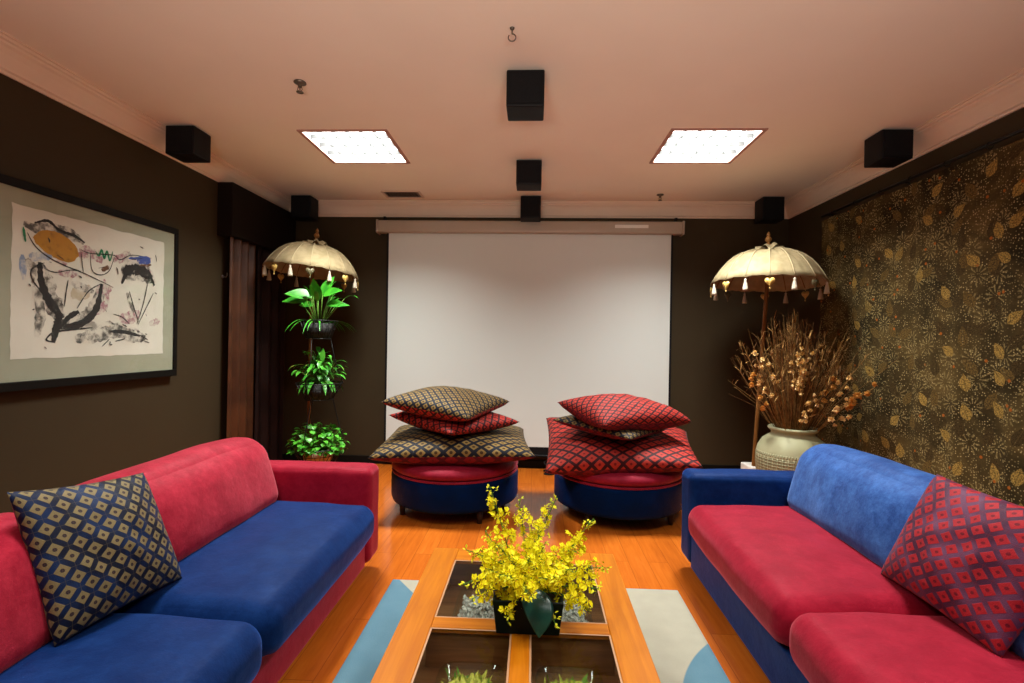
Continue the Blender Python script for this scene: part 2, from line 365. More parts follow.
WALL_C, WALL_D = (.042,.0290,.0140), (.051,.0355,.0172)
def m_wall():
    n = NT('dark_brown_wall_paint'); g = n.geo()
    n.set(Base_Color=n.mix(n.noise(g, 3, 3), WALL_C, WALL_D), Roughness=.7); n.b.inputs['Specular IOR Level'].default_value = .15; n.bump(n.noise(g, 220, 2), .08, .002); return n.mat
M = dict(
    wall=m_wall(), floor=m_floor(), rug=m_rug(), batik=m_batik(), vase=m_vase(),
    ceil=noisy('ceiling_paint', (.86,.765,.655), (.88,.785,.675), 2, .85), cornice=noisy('cornice_paint', (.78,.63,.50), (.81,.66,.53), 3, .75),
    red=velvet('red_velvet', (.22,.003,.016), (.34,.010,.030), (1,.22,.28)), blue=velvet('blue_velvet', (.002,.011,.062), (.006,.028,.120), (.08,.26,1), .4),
    redback=velvet('sheen_red_velvet', (.28,.006,.022), (.50,.026,.055), (1,.28,.33)), blueback=velvet('sheen_blue_velvet', (.008,.038,.190), (.055,.165,.50), (.3,.5,1)),  # same velvets in lighter colours: nap sheen of the back cushions painted in
    redplain=velvet('red_cushion_velvet', (.19,.005,.018), (.30,.010,.03), (1,.5,.55), .3), bluedark=velvet('ottoman_blue_velvet', (.002,.010,.045), (.001,.012,.065), (.003,.026,.115)),
    black=plain('black_plastic', (.008,.008,.009), .5), blackframe=plain('black_lacquer', (.006,.005,.004), .6), grille=noisy('speaker_cloth', (.006,.006,.007), (.010,.010,.011), 200, .9),
    darkwood=plain('dark_stained_leg', (.02,.010,.006), .4),
    tablewood=m_wood('honey_wood', (.45,.125,.0025), (.57,.185,.005), 1, .42), tablewoodx=m_wood('honey_wood_cross', (.45,.125,.0025), (.57,.185,.005), 0, .42),
    rimhighlight=plain('pale_rim_highlight', (.50,.27,.14), .4), traywood=m_wood('brown_tray_wood', (.20,.085,.030), (.32,.145,.055), 0, .45),
    glass=m_glass('table_glass', (.93,.95,.93), .8), clear=m_glass('dish_glass', (.86,.92,.91), .7),
    moss=noisy('dry_moss', (.22,.25,.03), (.55,.52,.10), 40, .9, .8, 90), pebble=noisy('clear_chippings', (.30,.31,.28), (.62,.62,.56), 60, .25, 1.0, 120),
    screen=plain('screen_fabric', (.66,.70,.67), .9), screencase=plain('screen_case_enamel', (.40,.33,.26), .4), casestrip=plain('pale_case_strip', (.75,.72,.66), .3),
    mat=noisy('picture_mount_card', (.37,.385,.29), (.41,.42,.32), 3, .9), paper=noisy('art_paper', (.76,.74,.65), (.82,.80,.71), 4, .9),
    pelmet=plain('pelmet_black_brown', (.010,.006,.004), .8), curtain=noisy('red_brown_satin', (.046,.0145,.0045), (.085,.027,.008), 4, .42), curtaindark=noisy('plum_brown_satin', (.016,.008,.008), (.026,.013,.012), 4, .5),
    canopy=noisy('cream_canvas', (.30,.235,.125), (.38,.30,.17), 14, .85, .3, 200), seam=plain('seam_tape', (.42,.34,.20), .9), tassel=plain('cream_thread', (.55,.48,.37), .9), heart=noisy('gold_charm', (.55,.36,.08), (.70,.48,.14), 80, .4), heartdark=plain('bronze_charm', (.14,.12,.06), .45),
    bamboo=m_wood('brown_bamboo', (.16,.06,.014), (.26,.11,.028), 2, .4), finial=m_wood('carved_finial_wood', (.20,.08,.02), (.36,.17,.05), 2, .4), white=noisy('white_stone', (.66,.60,.54), (.74,.68,.62), 20, .8),
    wire=plain('black_wire', (.012,.012,.012), .45, .6), potdark=noisy('dark_grey_pot', (.018,.018,.018), (.04,.04,.038), 30, .7), potcream=noisy('cream_clay_pot', (.42,.32,.20), (.52,.41,.27), 12, .7), soil=noisy('potting_soil', (.02,.012,.006), (.05,.03,.015), 60, .95),
    straw=noisy('dry_straw', (.17,.085,.022), (.34,.18,.055), 30, .85), strawdark=noisy('dry_brown_straw', (.07,.03,.010), (.14,.065,.020), 30, .9), dryflower=noisy('dried_petals', (.80,.54,.20), (.95,.74,.40), 40, .85), dryorange=noisy('dried_orange_petals', (.55,.26,.05), (.70,.38,.10), 40, .85),
    chrome=plain('steel', (.5,.5,.5), .3, 1), brass=plain('sprinkler_metal', (.16,.14,.11), .4, .8), vent=plain('vent_enamel', (.62,.48,.40), .5), ventdark=plain('vent_shade', (.01,.008,.007), .8),
    fixture=plain('white_fixture_enamel', (.85,.85,.85), .35), fixframe=plain('fixture_frame', (.45,.25,.20), .5), lamp=m_emit('lamp_panel', (1,.97,.93), 7), louver=plain('louver_aluminium', (.06,.06,.06), .6),
    planter=plain('black_green_ceramic', (.004,.008,.007), .5), darkleaf=noisy('dark_green_leaf', (.006,.040,.030), (.014,.072,.050), 12, .3),
    orchid=noisy('yellow_orchid', (.84,.75,.004), (.94,.86,.015), 60, .55), orchidbud=noisy('yellow_green_bud', (.62,.62,.02), (.80,.76,.03), 60, .6), greenstem=plain('green_stem', (.10,.22,.03), .6), throat=plain('orange_throat', (.62,.22,.01), .6),
)
for k in ('orchid', 'orchidbud'):
    M[k].node_tree.nodes['Principled BSDF'].inputs['Subsurface Weight'].default_value = .0
def m_leaf(name, c1, c2, var=None):
    n = NT(name); g = n.coord()
    col = n.mix(n.step(n.noise(g, 14, 3), .35, .65), c1, c2)
    if var: col = n.mix(n.step(n.noise(g, 9, 4), .62, .68), col, var)
    n.set(Base_Color=col, Roughness=.38); return n.mat
M['leaf_a'] = m_leaf('broad_leaf_green', (.02,.19,.012), (.06,.36,.02))
M['leaf_b'] = m_leaf('small_leaf_green', (.018,.17,.010), (.08,.38,.03), (.42,.55,.08))
M['leaf_c'] = m_leaf('pothos_green', (.03,.22,.008), (.10,.44,.03))
M['lat_tan'] = lattice('navy_tan_lattice', 7, (.24,.185,.085), (.0025,.005,.018), (.02,.008,.02), .325, .1, True, .5, .13, (.005,.020,.075))
M['lat_redpurple'] = lattice('red_purple_lattice', 7, (.42,.016,.026), (.060,.014,.040), (.13,.006,.016), .335, .2, True, .55, .12, (.13,.045,.10))
M['lat_gold'] = lattice('black_gold_lattice', 11, (.25,.155,.045), (.005,.006,.012), (.05,.025,.006), .33, .1, False, .6, .16)
M['lat_gold_small'] = lattice('black_gold_small_lattice', 9, (.22,.14,.05), (.006,.006,.014), (.05,.025,.008), .33, .1, False, .6, .15)
M['lat_red'] = lattice('red_lattice', 10, (.43,.030,.018), (.035,.003,.006), (.15,.005,.006), .36, .15, False, .6, .12)
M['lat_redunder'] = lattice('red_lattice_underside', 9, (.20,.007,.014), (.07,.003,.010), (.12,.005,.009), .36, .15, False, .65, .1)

# ------------------------------------------------------------------ room
XL, XR, YB, YF, H = -2.80, 2.72, 5.40, -2.6, 2.9
fx = [(-1.72, -1.10), (.96, 1.58)]; fyb = (3.50, 4.12)
fy_all = [(-.9, -.28), (1.1, 1.72), fyb]
b = MB(); b.add([(XL,YF,0),(XR,YF,0),(XR,YB,0),(XL,YB,0)], [(0,1,2,3)]); struct(b.build('floor', M['floor'], smooth=False))
b = MB()
xs = sorted([XL, XR] + [x for p in fx for x in p]); ys = sorted([YF, YB] + [y for p in fy_all for y in p])
for i in range(len(xs) - 1):
    for j in range(len(ys) - 1):
        if (xs[i], xs[i+1]) in fx and (ys[j], ys[j+1]) in fy_all: continue
        b.add([(xs[i],ys[j],H),(xs[i],ys[j+1],H),(xs[i+1],ys[j+1],H),(xs[i+1],ys[j],H)], [(0,1,2,3)])
struct(b.build('ceiling', M['ceil'], smooth=False))
def wall(name, p, q):
    b = MB(); b.add([(*p,0),(*q,0),(*q,H),(*p,H)], [(0,1,2,3)]); struct(b.build(name, M['wall'], smooth=False))
wall('wall_back', (XL,YB), (XR,YB)); wall('wall_left', (XL,YF), (XL,YB)); wall('wall_right', (XR,YB), (XR,YF))
wall('wall_front', (XR,YF), (XL,YF))
# cornice: stepped ogee profile (offset from wall, drop below the ceiling)
prof = [(0,.150),(.012,.150),(.016,.136),(.030,.130),(.034,.120),(.046,.100),(.064,.070),(.084,.046),(.100,.036),(.104,.026),(.118,.022),(.122,.010),(.134,.008),(.134,0)]
def cornice(name, p, q, nrm):
    b = MB(); vs = []; fs = []
    for e in (p, q):
        for (o, d) in prof: vs.append((e[0] + nrm[0]*o, e[1] + nrm[1]*o, H - d))
    k = len(prof)
    for i in range(k-1): fs.append((i, i+1, k+i+1, k+i))
    b.add(vs, fs); struct(b.build(name, M['cornice'], smooth=False))
cornice('trim_1', (XL,YF), (XL,YB), (1,0)); cornice('trim_2', (XR,YB), (XR,YF), (-1,0)); cornice('trim_3', (XL,YB), (XR,YB), (0,-1))
for nm, a, c in (('baseboard_back', (XL,YB-.015,0), (XR,YB,.085)), ('baseboard_left', (XL,YF,0), (XL+.015,YB-.015,.085)), ('baseboard_right', (XR-.015,YF,0), (XR,YB-.015,.085))):
    b = MB(); b.box(a, c); struct(b.build(nm, M['blackframe'], smooth=False, bevel=.003))

# recessed ceiling lights
def ceiling_light(label, loc):
    t = thing('ceiling_light', label, 'ceiling light', loc, 0, 'recessed square ceiling lights')
    s = .31; d = .10
    b = MB()
    vs = [(-s,-s,0),(s,-s,0),(s,s,0),(-s,s,0),(-s,-s,d),(s,-s,d),(s,s,d),(-s,s,d)]
    b.add(vs, [(0,1,5,4),(1,2,6,5),(2,3,7,6),(3,0,4,7),(4,5,6,7)]); b.build('housing', M['fixture'], t, False)
    b = MB(); f = .022
    for a, c in (((-s-f,-s-f,-.008),(s+f,-s+.004,.0)),((-s-f,s-.004,-.008),(s+f,s+f,.0)),((-s-f,-s,-.008),(-s+.004,s,.0)),((s-.004,-s,-.008),(s+f,s,.0))): b.box(a, c)
    b.build('frame', M['fixframe'], t, False)
    b = MB(); b.add([(-s+.02,-s+.02,d-.012),(-s+.02,s-.02,d-.012),(s-.02,s-.02,d-.012),(s-.02,-s+.02,d-.012)], [(0,1,2,3)]); b.build('lamp_panel', M['lamp'], t, False)
    b = MB()
    for k in range(3): y = -s + (k+1) * 2*s/4; b.box((-s,y-.0025,.004),(s,y+.0025,.040))
    for k in range(5): x = -s + (k+1) * 2*s/6; b.box((x-.0015,-s,.010),(x+.0015,s,.036))
    b.build('louver', M['louver'], t, False)
    return t
names = {(0,2): 'recessed square light with white louvers, left of the row of ceiling speakers', (1,2): 'recessed square light with white louvers, right of the row of ceiling speakers'}
LIGHTW = 76.0; UPW = 165.0
def lamp(loc, w, size=.54):
    L = bpy.data.lights.new('lamp', 'AREA'); L.shape = 'SQUARE'; L.size = size; L.energy = w; L.color = (.97,1,.95); L.spread = math.radians(128)
    o = bpy.data.objects.new('lamp_light', L); C.objects.link(o); o.location = loc; return o
for i, (x0, x1) in enumerate(fx):
    for j, (y0, y1) in enumerate(fy_all):
        cx, cy = (x0+x1)/2, (y0+y1)/2
        if j == 2: ceiling_light(names[(i,j)], (cx, cy, H))
        else:  # unseen ceiling lamps added to light the table, sofas and ceiling
            s = .31
            b = MB(); b.add([(cx-s,cy-s,H+.1),(cx+s,cy-s,H+.1),(cx+s,cy+s,H+.1),(cx-s,cy+s,H+.1),(cx-s,cy-s,H),(cx+s,cy-s,H),(cx+s,cy+s,H),(cx-s,cy+s,H)], [(0,1,2,3),(0,1,5,4),(1,2,6,5),(2,3,7,6),(3,0,4,7)])
            struct(b.build('added_lamp_recess', M['fixture'], smooth=False))
        lamp((cx, cy, H + .084), LIGHTW * (1.0, .34, .20)[2-j])

# added spots behind the camera, no real fittings, to brighten the ceiling
for x in (-.5, .5):
    L = bpy.data.lights.new('ceiling_fill', 'SPOT'); L.energy = UPW; L.spot_size = math.radians(100); L.spot_blend = .7; L.shadow_soft_size = .3; L.color = (1,.86,.74)
    o = bpy.data.objects.new('ceiling_fill_light', L); C.objects.link(o); o.location = (x,-.8,1.3); o.rotation_euler = (PI - math.radians(42), 0, 0)
# speakers
def speaker(label, x0, y0, z0, z1, w=.21, d=.19, wall_arm=0):
    t = thing('ceiling_speaker', label, 'speaker', (x0 + w/2, y0 + d/2, z0), 0, 'black box speakers under the ceiling')
    h = z1 - z0
    b = MB(); b.rbox((0,0,h/2 - .004), (w/2, d/2, h/2 - .004), .008, 9); b.build('cabinet', M['black'], t)
    b = MB(); b.rbox((0,-d/2 - .003,h/2 - .004), (w/2 - .012, .005, h/2 - .018), .004, 8); b.build('grille', M['grille'], t)
    b = MB(); b.box((-.05,-.04,h - .012), (.05,.04,h)); b.build('bracket', M['black'], t, False)
    return t
speaker('black box speaker on the ceiling centre line, below the small hook', -.174, 2.70, 2.69, H)
speaker('black box speaker hung on the ceiling midway between the two square lights', -.168, 4.05, 2.69, H)
speaker('black box speaker on the ceiling right in front of the screen case', -.160, 5.06, 2.665, H)
speaker('black box speaker on the cornice above the right end of the framed painting', -2.648, 3.38, 2.69, H)
speaker('black box speaker on the cornice above the batik curtain', 2.37, 3.48, 2.69, H)
speaker('black box speaker in the corner above the umbrella with plants', -2.585, 5.06, 2.66, H, .215)
speaker('black box speaker in the corner above the umbrella beside the vase', 2.29, 5.06, 2.66, H, .215)

# sprinklers, hook, vent
def sprinkler(label, x, y):
    t = thing('ceiling_sprinkler', label, 'sprinkler', (x, y, H), 0, 'ceiling sprinklers')
    b = MB(); b.lathe([(.001,0),(.034,0),(.036,-.006),(.020,-.014),(.012,-.016),(.011,-.030),(.001,-.030)], n=20); b.build('escutcheon', M['brass'], t)
    b = MB()
    for s in (-1, 1): b.tube([(s*.010,0,-.028),(s*.014,0,-.044),(s*.003,0,-.058)], .0025, 5)
    b.lathe([(.0035,-.03),(.0035,-.056)], n=8); b.build('yoke', M['brass'], t)
    b = MB(); b.lathe([(.001,-.058),(.020,-.058),(.021,-.061),(.001,-.063)], n=16); b.build('deflector', M['brass'], t)
sprinkler('small metal sprinkler head on the ceiling near the painting side', -1.40, 2.83)
sprinkler('small metal sprinkler head on the ceiling beyond the right square light', 1.255, 5.03)
t = thing('ceiling_hook', 'tiny dark metal hook screwed into the ceiling in front of the speakers', 'hook', (-.128, 2.355, H))
b = MB(); b.lathe([(.001,0),(.012,0),(.010,-.006),(.003,-.008),(.003,-.030),(.001,-.030)], n=12); b.build('screw_plate', M['brass'], t)
b = MB(); b.tube([(.018*math.sin(a), 0, -.046 + .018*math.cos(a)) for a in [i*2*PI*.86/16 for i in range(17)]], .003, 6); b.build('ring', M['brass'], t)
t = thing('ceiling_vent', 'pale air vent with slanted slats in the ceiling above the screen', 'air vent', (-1.385, 5.04, H))
b = MB()
for a, c in (((-.20,-.11,-.008),(.20,-.09,0)),((-.20,.09,-.008),(.20,.11,0)),((-.20,-.09,-.008),(-.175,.09,0)),((.175,-.09,-.008),(.20,.09,0))): b.box(a, c)
b.build('frame', M['vent'], t, False, bevel=.002)
b = MB(); b.box((-.175,-.09,-.003),(.175,.09,-.001)); b.build('shade_sheet', M['ventdark'], t, False)  # near-black sheet standing for the shade behind the slats
for k in range(11):
    x = -.16 + k*.032
    b = MB(); b.add([(x-.006,-.09,-.003),(x+.004,-.09,-.011),(x+.004,.09,-.011),(x-.006,.09,-.003),(x-.004,-.09,-.003),(x+.006,-.09,-.011),(x+.006,.09,-.011),(x-.004,.09,-.003)], [(0,1,2,3),(4,7,6,5),(0,4,5,1),(2,6,7,3),(1,5,6,2),(0,3,7,4)])
    b.build('slat', M['vent'], t, False)

# ------------------------------------------------------------------ projection screen
t = thing('projection_screen', 'large white pull-down projection screen with beige case on the far wall', 'projection screen', (-.08, 5.30, .12))
X0, X1 = -1.602 + .08, 1.445 + .08
b = MB(); b.rbox((0,0,2.495), (1.632,.062,.066), .02, 9); b.build('case', M['screencase'], t)
for x in (-1.638, 1.638): 
    b = MB(); b.rbox((x,0,2.495), (.012,.066,.072), .008, 8); b.build('end_cap', M['screencase'], t)
b = MB(); b.box((.92,-.0645,2.487),(1.27,-.062,2.52)); b.build('pale_strip', M['casestrip'], t, False)  # narrow pale strip on the case front
b = MB(); b.box((X0-.022,-.001,.04),(X0,.001,2.43)); b.box((X1,-.001,.04),(X1+.022,.001,2.43)); b.box((X0-.022,-.0011,.04),(X1+.022,.0011,.14)); b.build('black_border', M['black'], t, False)
b = MB(); b.box((X0,-.0015,.13),(X1,.0005,2.44)); b.build('screen_fabric', M['screen'], t, False)
b = MB(); b.tube([(X0-.04,0,.035),(X1+.04,0,.035)], .016, 10); b.build('weight_bar', M['black'], t)
for x in (-1.59, 1.59):
    b = MB(); b.box((x-.012,-.02,2.555),(x+.012,.07,2.565)); b.box((x-.012,.045,2.52),(x+.012,.10,2.625)); b.build('mount_bracket', M['black'], t, False)
pts = [(.16+.03*math.sin(i*.5), 5.22+.015*math.cos(i*.8), .16 - i*.0065) for i in range(24)] + [(.18+.05*math.cos(i*.5), 5.14-.03*math.sin(i*.5), .008) for i in range(14)]
b = MB(); b.tube(pts, .007, 6); tag(b.build('power_cable', M['black']), 'black cable curled on the floor below the screen, between the ottomans', 'cable')

# ------------------------------------------------------------------ painting
PX = XL
t = thing('framed_picture', 'abstract ink and colour painting in wide grey mount and black frame', 'picture', (PX, 3.0, 1.085))
def L3(y, z, x=0): return (x, y - 3.0, z - 1.085)
y0, y1, z0, z1 = 2.30, 3.665, 1.085, 2.215
b = MB()
for (a, c) in (((y0,z0),(y1,z0+.05)),((y0,z1-.045),(y1,z1)),((y0,z0+.05),(y0+.045,z1-.045)),((y1-.035,z0+.05),(y1,z1-.045))):
    b.box((.0, a[0]-3, a[1]-1.085), (.052, c[0]-3, c[1]-1.085))
b.build('frame', M['blackframe'], t, False, bevel=.004)
b = MB(); b.box((.004,y0+.02-3,.02),(.040,y1-.02-3,z1-1.085-.02)); b.build('mount', M['mat'], t, False)
pg = MB(); ny, nz = 26, 20
vs = []; fs = []
for i in range(ny+1):
    for j in range(nz+1):
        y = 2.465 + 1.063*i/ny; z = 1.258 + .826*j/nz
        if i in (0, ny): y += random.uniform(-.004,.004)
        if j in (0, nz): z += random.uniform(-.004,.004)
        vs.append((.0412, y-3, z-1.085))
for i in range(ny):
    for j in range(nz): a = i*(nz+1)+j; fs.append((a, a+nz+1, a+nz+2, a+1))
pg.add(vs, fs); paper = pg.build('paper', M['paper'], t, False)
SM = dict(ink_dry=m_paintstroke('dry_brush_ink', (.05,.045,.04), k=.50, scale=15), wash_light=m_paintstroke('light_grey_wash', (.34,.32,.28), k=.50, scale=14), wash_warm=m_paintstroke('warm_wash', (.58,.50,.36), k=.55, scale=12), ink=m_paintstroke('black_ink', (.012,.010,.010), k=.72), wash_grey=m_paintstroke('grey_wash', (.09,.085,.075), k=.50, scale=16), blue_pale=m_paintstroke('pale_blue_wash', (.26,.34,.50), k=.52, scale=18),
          blue=m_paintstroke('blue_paint', (.05,.10,.40), k=.66), green=m_paintstroke('green_paint', (.01,.22,.09), k=.75), brown=m_paintstroke('brown_dab', (.16,.07,.03), k=.6), pink=m_paintstroke('mauve_dab', (.42,.20,.24), k=.5), ochre=m_paintstroke('ochre_paint', (.50,.23,.015), (.30,.13,.01), k=.62, scale=22))
slot = {k: i for i, k in enumerate(SM)}
rsx = random.Random(5)
STROKES = [('wash_grey',[(2.522,1.99),(2.614,1.97),(2.724,1.979),(2.856,1.962)],.057),('ink',[(2.582,2.005),(2.656,2.033),(2.724,1.995),(2.819,1.982),(2.884,1.954)],.018),
('blue_pale',[(2.518,1.819),(2.528,1.683)],.036),('blue_pale',[(2.554,1.811),(2.681,1.839)],.052),('wash_grey',[(2.587,1.659),(2.62,1.514),(2.601,1.375)],.057),
('wash_grey',[(2.54,1.80),(2.60,1.72),(2.63,1.62)],.05),('pink',[(2.72,1.75),(2.84,1.76)],.05),('wash_grey',[(2.80,1.70),(2.95,1.66)],.05),
('brown',[(3.003,1.803),(3.059,1.835)],.031),('brown',[(3.288,1.87),(3.407,1.901)],.021),('pink',[(3.39,1.858),(3.445,1.769)],.026),('pink',[(3.02,1.75),(3.06,1.60)],.03),
('wash_grey',[(2.828,1.365),(2.955,1.385),(3.124,1.417),(3.248,1.388),(3.364,1.373)],.088),('wash_grey',[(3.20,1.68),(3.26,1.55)],.03),
('ochre',None,0),
('ink',[(2.542,1.943),(2.584,1.879),(2.659,1.829),(2.773,1.792),(2.859,1.777)],.008),
('ink',[(2.612,1.793),(2.622,1.684),(2.667,1.581),(2.726,1.502),(2.709,1.42),(2.694,1.343)],.052),('ink',[(2.727,1.431),(2.789,1.496),(2.85,1.532)],.034),('ink',[(2.72,1.427),(2.864,1.458),(2.966,1.553),(3.005,1.718)],.042),
('ink',[(2.638,1.793),(2.606,1.778),(2.565,1.74),(2.58,1.679),(2.662,1.592),(2.707,1.552)],.008),('ink',[(2.999,1.717),(2.912,1.66),(2.837,1.549)],.008),('ink',[(2.779,1.714),(2.766,1.634),(2.758,1.555)],.008),
('ink',[(2.699,1.347),(2.654,1.36),(2.687,1.398),(2.744,1.41)],.010),('ink',[(2.709,1.409),(2.827,1.423),(2.944,1.437)],.010),('ink',[(2.638,1.761),(2.704,1.749),(2.822,1.777),(2.977,1.739),(3.09,1.703)],.0065),
('ink',[(2.921,1.897),(2.936,1.793),(2.998,1.773),(3.059,1.811),(3.095,1.903)],.0065),('green',[(2.958,1.916),(2.98,1.891),(3.001,1.933),(3.019,1.883),(3.04,1.931),(3.061,1.875),(3.083,1.938)],.013),
('ink',[(2.857,1.909),(2.921,1.897),(3.087,1.914),(3.14,1.893),(3.239,1.941),(3.406,1.948)],.0065),('blue',[(3.278,1.916),(3.399,1.93)],.062),('blue',[(3.207,1.914),(3.31,1.932)],.016),
('ink',[(3.166,1.8),(3.224,1.839),(3.322,1.843),(3.416,1.807)],.078),('ink',[(3.155,1.735),(3.184,1.803)],.023),('ink',[(3.391,1.831),(3.438,1.754)],.023),('ink',[(3.381,1.789),(3.336,1.609),(3.285,1.473)],.008),
('ink',[(3.217,1.691),(3.251,1.602),(3.298,1.486)],.008),('ink',[(3.428,1.698),(3.295,1.468)],.0065),('ink',[(3.066,1.416),(3.185,1.413),(3.313,1.388)],.026),('ink',[(3.313,1.394),(3.382,1.362)],.008),
('ink',[(3.321,1.34),(3.361,1.394)],.008),('ink',[(3.093,1.528),(3.159,1.514),(3.221,1.47)],.0065),('ink',[(3.067,1.366),(3.011,1.317)],.0065),('green',[(2.52,1.969),(2.533,1.89)],.013),('ink',[(3.186,1.367),(3.11,1.351)],.008),('ink',[(2.857,1.897),(2.877,1.761)],.005)]
for q_ in range(26):
    y_, z_ = rsx.uniform(2.52,3.47), rsx.uniform(1.32,2.02); a_ = rsx.uniform(0,6.28); l_ = rsx.uniform(.01,.05)
    STROKES.append(('ink', [(y_,z_),(y_+l_*math.cos(a_)*.5+.004,z_+l_*math.sin(a_)*.5),(y_+l_*math.cos(a_),z_+l_*math.sin(a_))], rsx.uniform(.003,.009)))
for q_ in range(12):
    y_, z_ = rsx.uniform(2.56,3.40), rsx.uniform(1.36,1.95)
    STROKES.insert(0, (rsx.choice(('wash_light','wash_light','wash_warm','pink')), [(y_,z_),(y_+.05,z_+rsx.uniform(-.05,.05)),(y_+rsx.uniform(.08,.16),z_+rsx.uniform(-.06,.06))], rsx.uniform(.04,.09)))
STROKES[0:0] = [('ink_dry',[(2.58,2.00),(2.66,2.0),(2.78,2.00),(2.88,1.95)],.05),('ink_dry',[(2.60,1.78),(2.66,1.62),(2.74,1.48)],.12),('ink_dry',[(3.16,1.80),(3.29,1.85),(3.43,1.79)],.13),('ink_dry',[(2.90,1.39),(3.10,1.43),(3.35,1.37)],.10),('ink_dry',[(2.76,1.45),(2.94,1.54),(3.01,1.70)],.085)]
OCHRE = [(2.573,1.929),(2.614,1.968),(2.679,1.982),(2.759,1.969),(2.832,1.92),(2.84,1.86),(2.785,1.821),(2.703,1.83),(2.637,1.862),(2.59,1.891)]
b = MB(); rs = random.Random(3)
def smooth_line(p, k=7):
    P = [p[0]] + list(p) + [p[-1]]; out = []
    for i in range(1, len(P)-2):
        for s in range(k):
            t_ = s/k; q = []
            for a in range(2):
                p0,p1,p2,p3 = P[i-1][a],P[i][a],P[i+1][a],P[i+2][a]
                q.append(.5*((2*p1)+(-p0+p2)*t_+(2*p0-5*p1+4*p2-p3)*t_*t_+(-p0+3*p1-3*p2+p3)*t_**3))
            out.append(q)
    out.append(list(P[-1])); return out
for k, (mname, p, w) in enumerate(STROKES):
    x = .0416 + k*.00004
    if p is None:
        cy = sum(q[0] for q in OCHRE)/len(OCHRE); cz = sum(q[1] for q in OCHRE)/len(OCHRE)
        o2 = smooth_line(OCHRE + OCHRE[:1], 5)[:-1]
        b.add([L3(cy,cz,x)] + [L3(q[0]+rs.uniform(-.004,.004), q[1]+rs.uniform(-.004,.004), x) for q in o2], [(0,i+1,(i+1)%len(o2)+1) for i in range(len(o2))], slot[mname]); continue
    q = smooth_line(p, 9); N = len(q); vs = []; fs = []
    for i in range(N):
        a, c = q[max(i-1,0)], q[min(i+1,N-1)]
        dy, dz = c[0]-a[0], c[1]-a[1]; l = math.hypot(dy,dz) or 1
        taper = min(1, .45 + 2.2*min(i, N-1-i)/N)
        hw = w/2 * taper * rs.uniform(.72, 1.18)
        vs += [L3(q[i][0]-dz/l*hw, q[i][1]+dy/l*hw, x), L3(q[i][0]+dz/l*hw, q[i][1]-dy/l*hw, x)]
    for i in range(N-1): fs.append((2*i,2*i+1,2*i+3,2*i+2))
    b.add(vs, fs, slot[mname])
b.build('brush_strokes', list(SM.values()), paper, False)
b = MB(); b.box((.0460,y0+.03-3,.035),(.0475,y1-.03-3,z1-1.085-.035)); b.build('glazing', m_glass('picture_glass', (.96,.97,.96), .7), t, False)

# ------------------------------------------------------------------ left window dressing
b = MB(); b.box((XL,4.19,2.28),(XL+.14,5.33,2.75)); tag(b.build('curtain_pelmet', M['pelmet'], smooth=False, bevel=.006), 'dark boxed pelmet on the painting wall above the brown curtains', 'pelmet')
def drape(name, label, ya, yb, zb, zt, x, amp, waves, mat):
    b = MB(); n, m = 70, 16; vs = []; fs = []
    for i in range(n+1):
        u = i/n
        for j in range(m+1):
            v = j/m
            a = amp*(.75+.25*v)
            vs.append((x + a*math.sin(u*waves*2*PI + .4*math.sin(v*2)) + .2*a*math.sin(u*waves*5.1+1), ya + (yb-ya)*u, zb + (zt-zb)*v))
    for i in range(n):
        for j in range(m): q = i*(m+1)+j; fs.append((q,q+m+1,q+m+2,q+1))
    b.add(vs, fs); return tag(b.build(name, mat), label, 'curtain')
drape('satin_curtain', 'reddish brown satin curtain hanging under the dark pelmet', 4.24, 4.66, .03, 2.30, XL+.075, .028, 3.5, M['curtain'])
drape('plum_curtain', 'very dark plum curtain hanging between the brown curtain and the corner', 4.71, 5.26, .03, 2.30, XL+.06, .02, 3, M['curtaindark'])
t = thing('wall_hook', 'small shiny metal hook on the wall beside the brown satin curtain', 'hook', (XL, 4.28, 1.93))
b = MB(); b.lathe([(.001,0),(.016,0),(.014,.006),(.001,.006)], n=14); o = b.build('plate', M['chrome'], t); o.rotation_euler = (0, PI/2, 0)
b = MB(); b.tube([(.004,0,0),(.03,0,-.006),(.042,0,.012),(.040,0,.035)], .004, 6); b.build('hook', M['chrome'], t)

# ------------------------------------------------------------------ batik curtain and rod
CX = 2.655
b = MB(); n, m = 240, 20; vs = []; fs = []
for i in range(n+1):
    y = 1.2 + (4.66-1.2)*i/n
    for j in range(m+1):
        v = j/m; z = .04 + 2.52*v
        k = .6 + .4*(1-v)
        sag = -.012*abs(math.sin(y*PI/.30)) if j == m else 0
        vs.append((CX - 2.655 + k*(.010*math.sin(y*9.0+.5*math.sin(v*3)) + .007*math.sin(y*21+1.3) + .004*math.sin(y*37)), y, z + sag))
for i in range(n):
    for j in range(m): q = i*(m+1)+j; fs.append((q,q+1,q+m+2,q+m+1))
b.add(vs, fs); tag(b.build('batik_curtain', M['batik'], loc=(CX,0,0)), 'brown and gold leaf-patterned batik cloth hanging along the right wall', 'curtain')
t = thing('curtain_rod', 'thin black curtain rod with rings above the batik cloth', 'curtain rod', (CX, 3.0, 2.60))
b = MB(); b.tube([(0,-1.85,-.005),(0,1.68,-.005)], .011, 10); b.build('pole', M['wire'], t)
for k, y in enumerate([-1.5+.30*i for i in range(11)]):
    b = MB(); b.ring((0,y,-.012), .019, .0028, 18, 6, axis=1); b.build('ring', M['wire'], t)
for y in (-.6, .7, 1.62):
    b = MB(); b.tube([(.065,y,-.005),(.0,y,-.005)], .006, 6); b.tube([(.064,y,.03),(.064,y,-.04)], .008, 6); b.build('bracket', M['wire'], t)

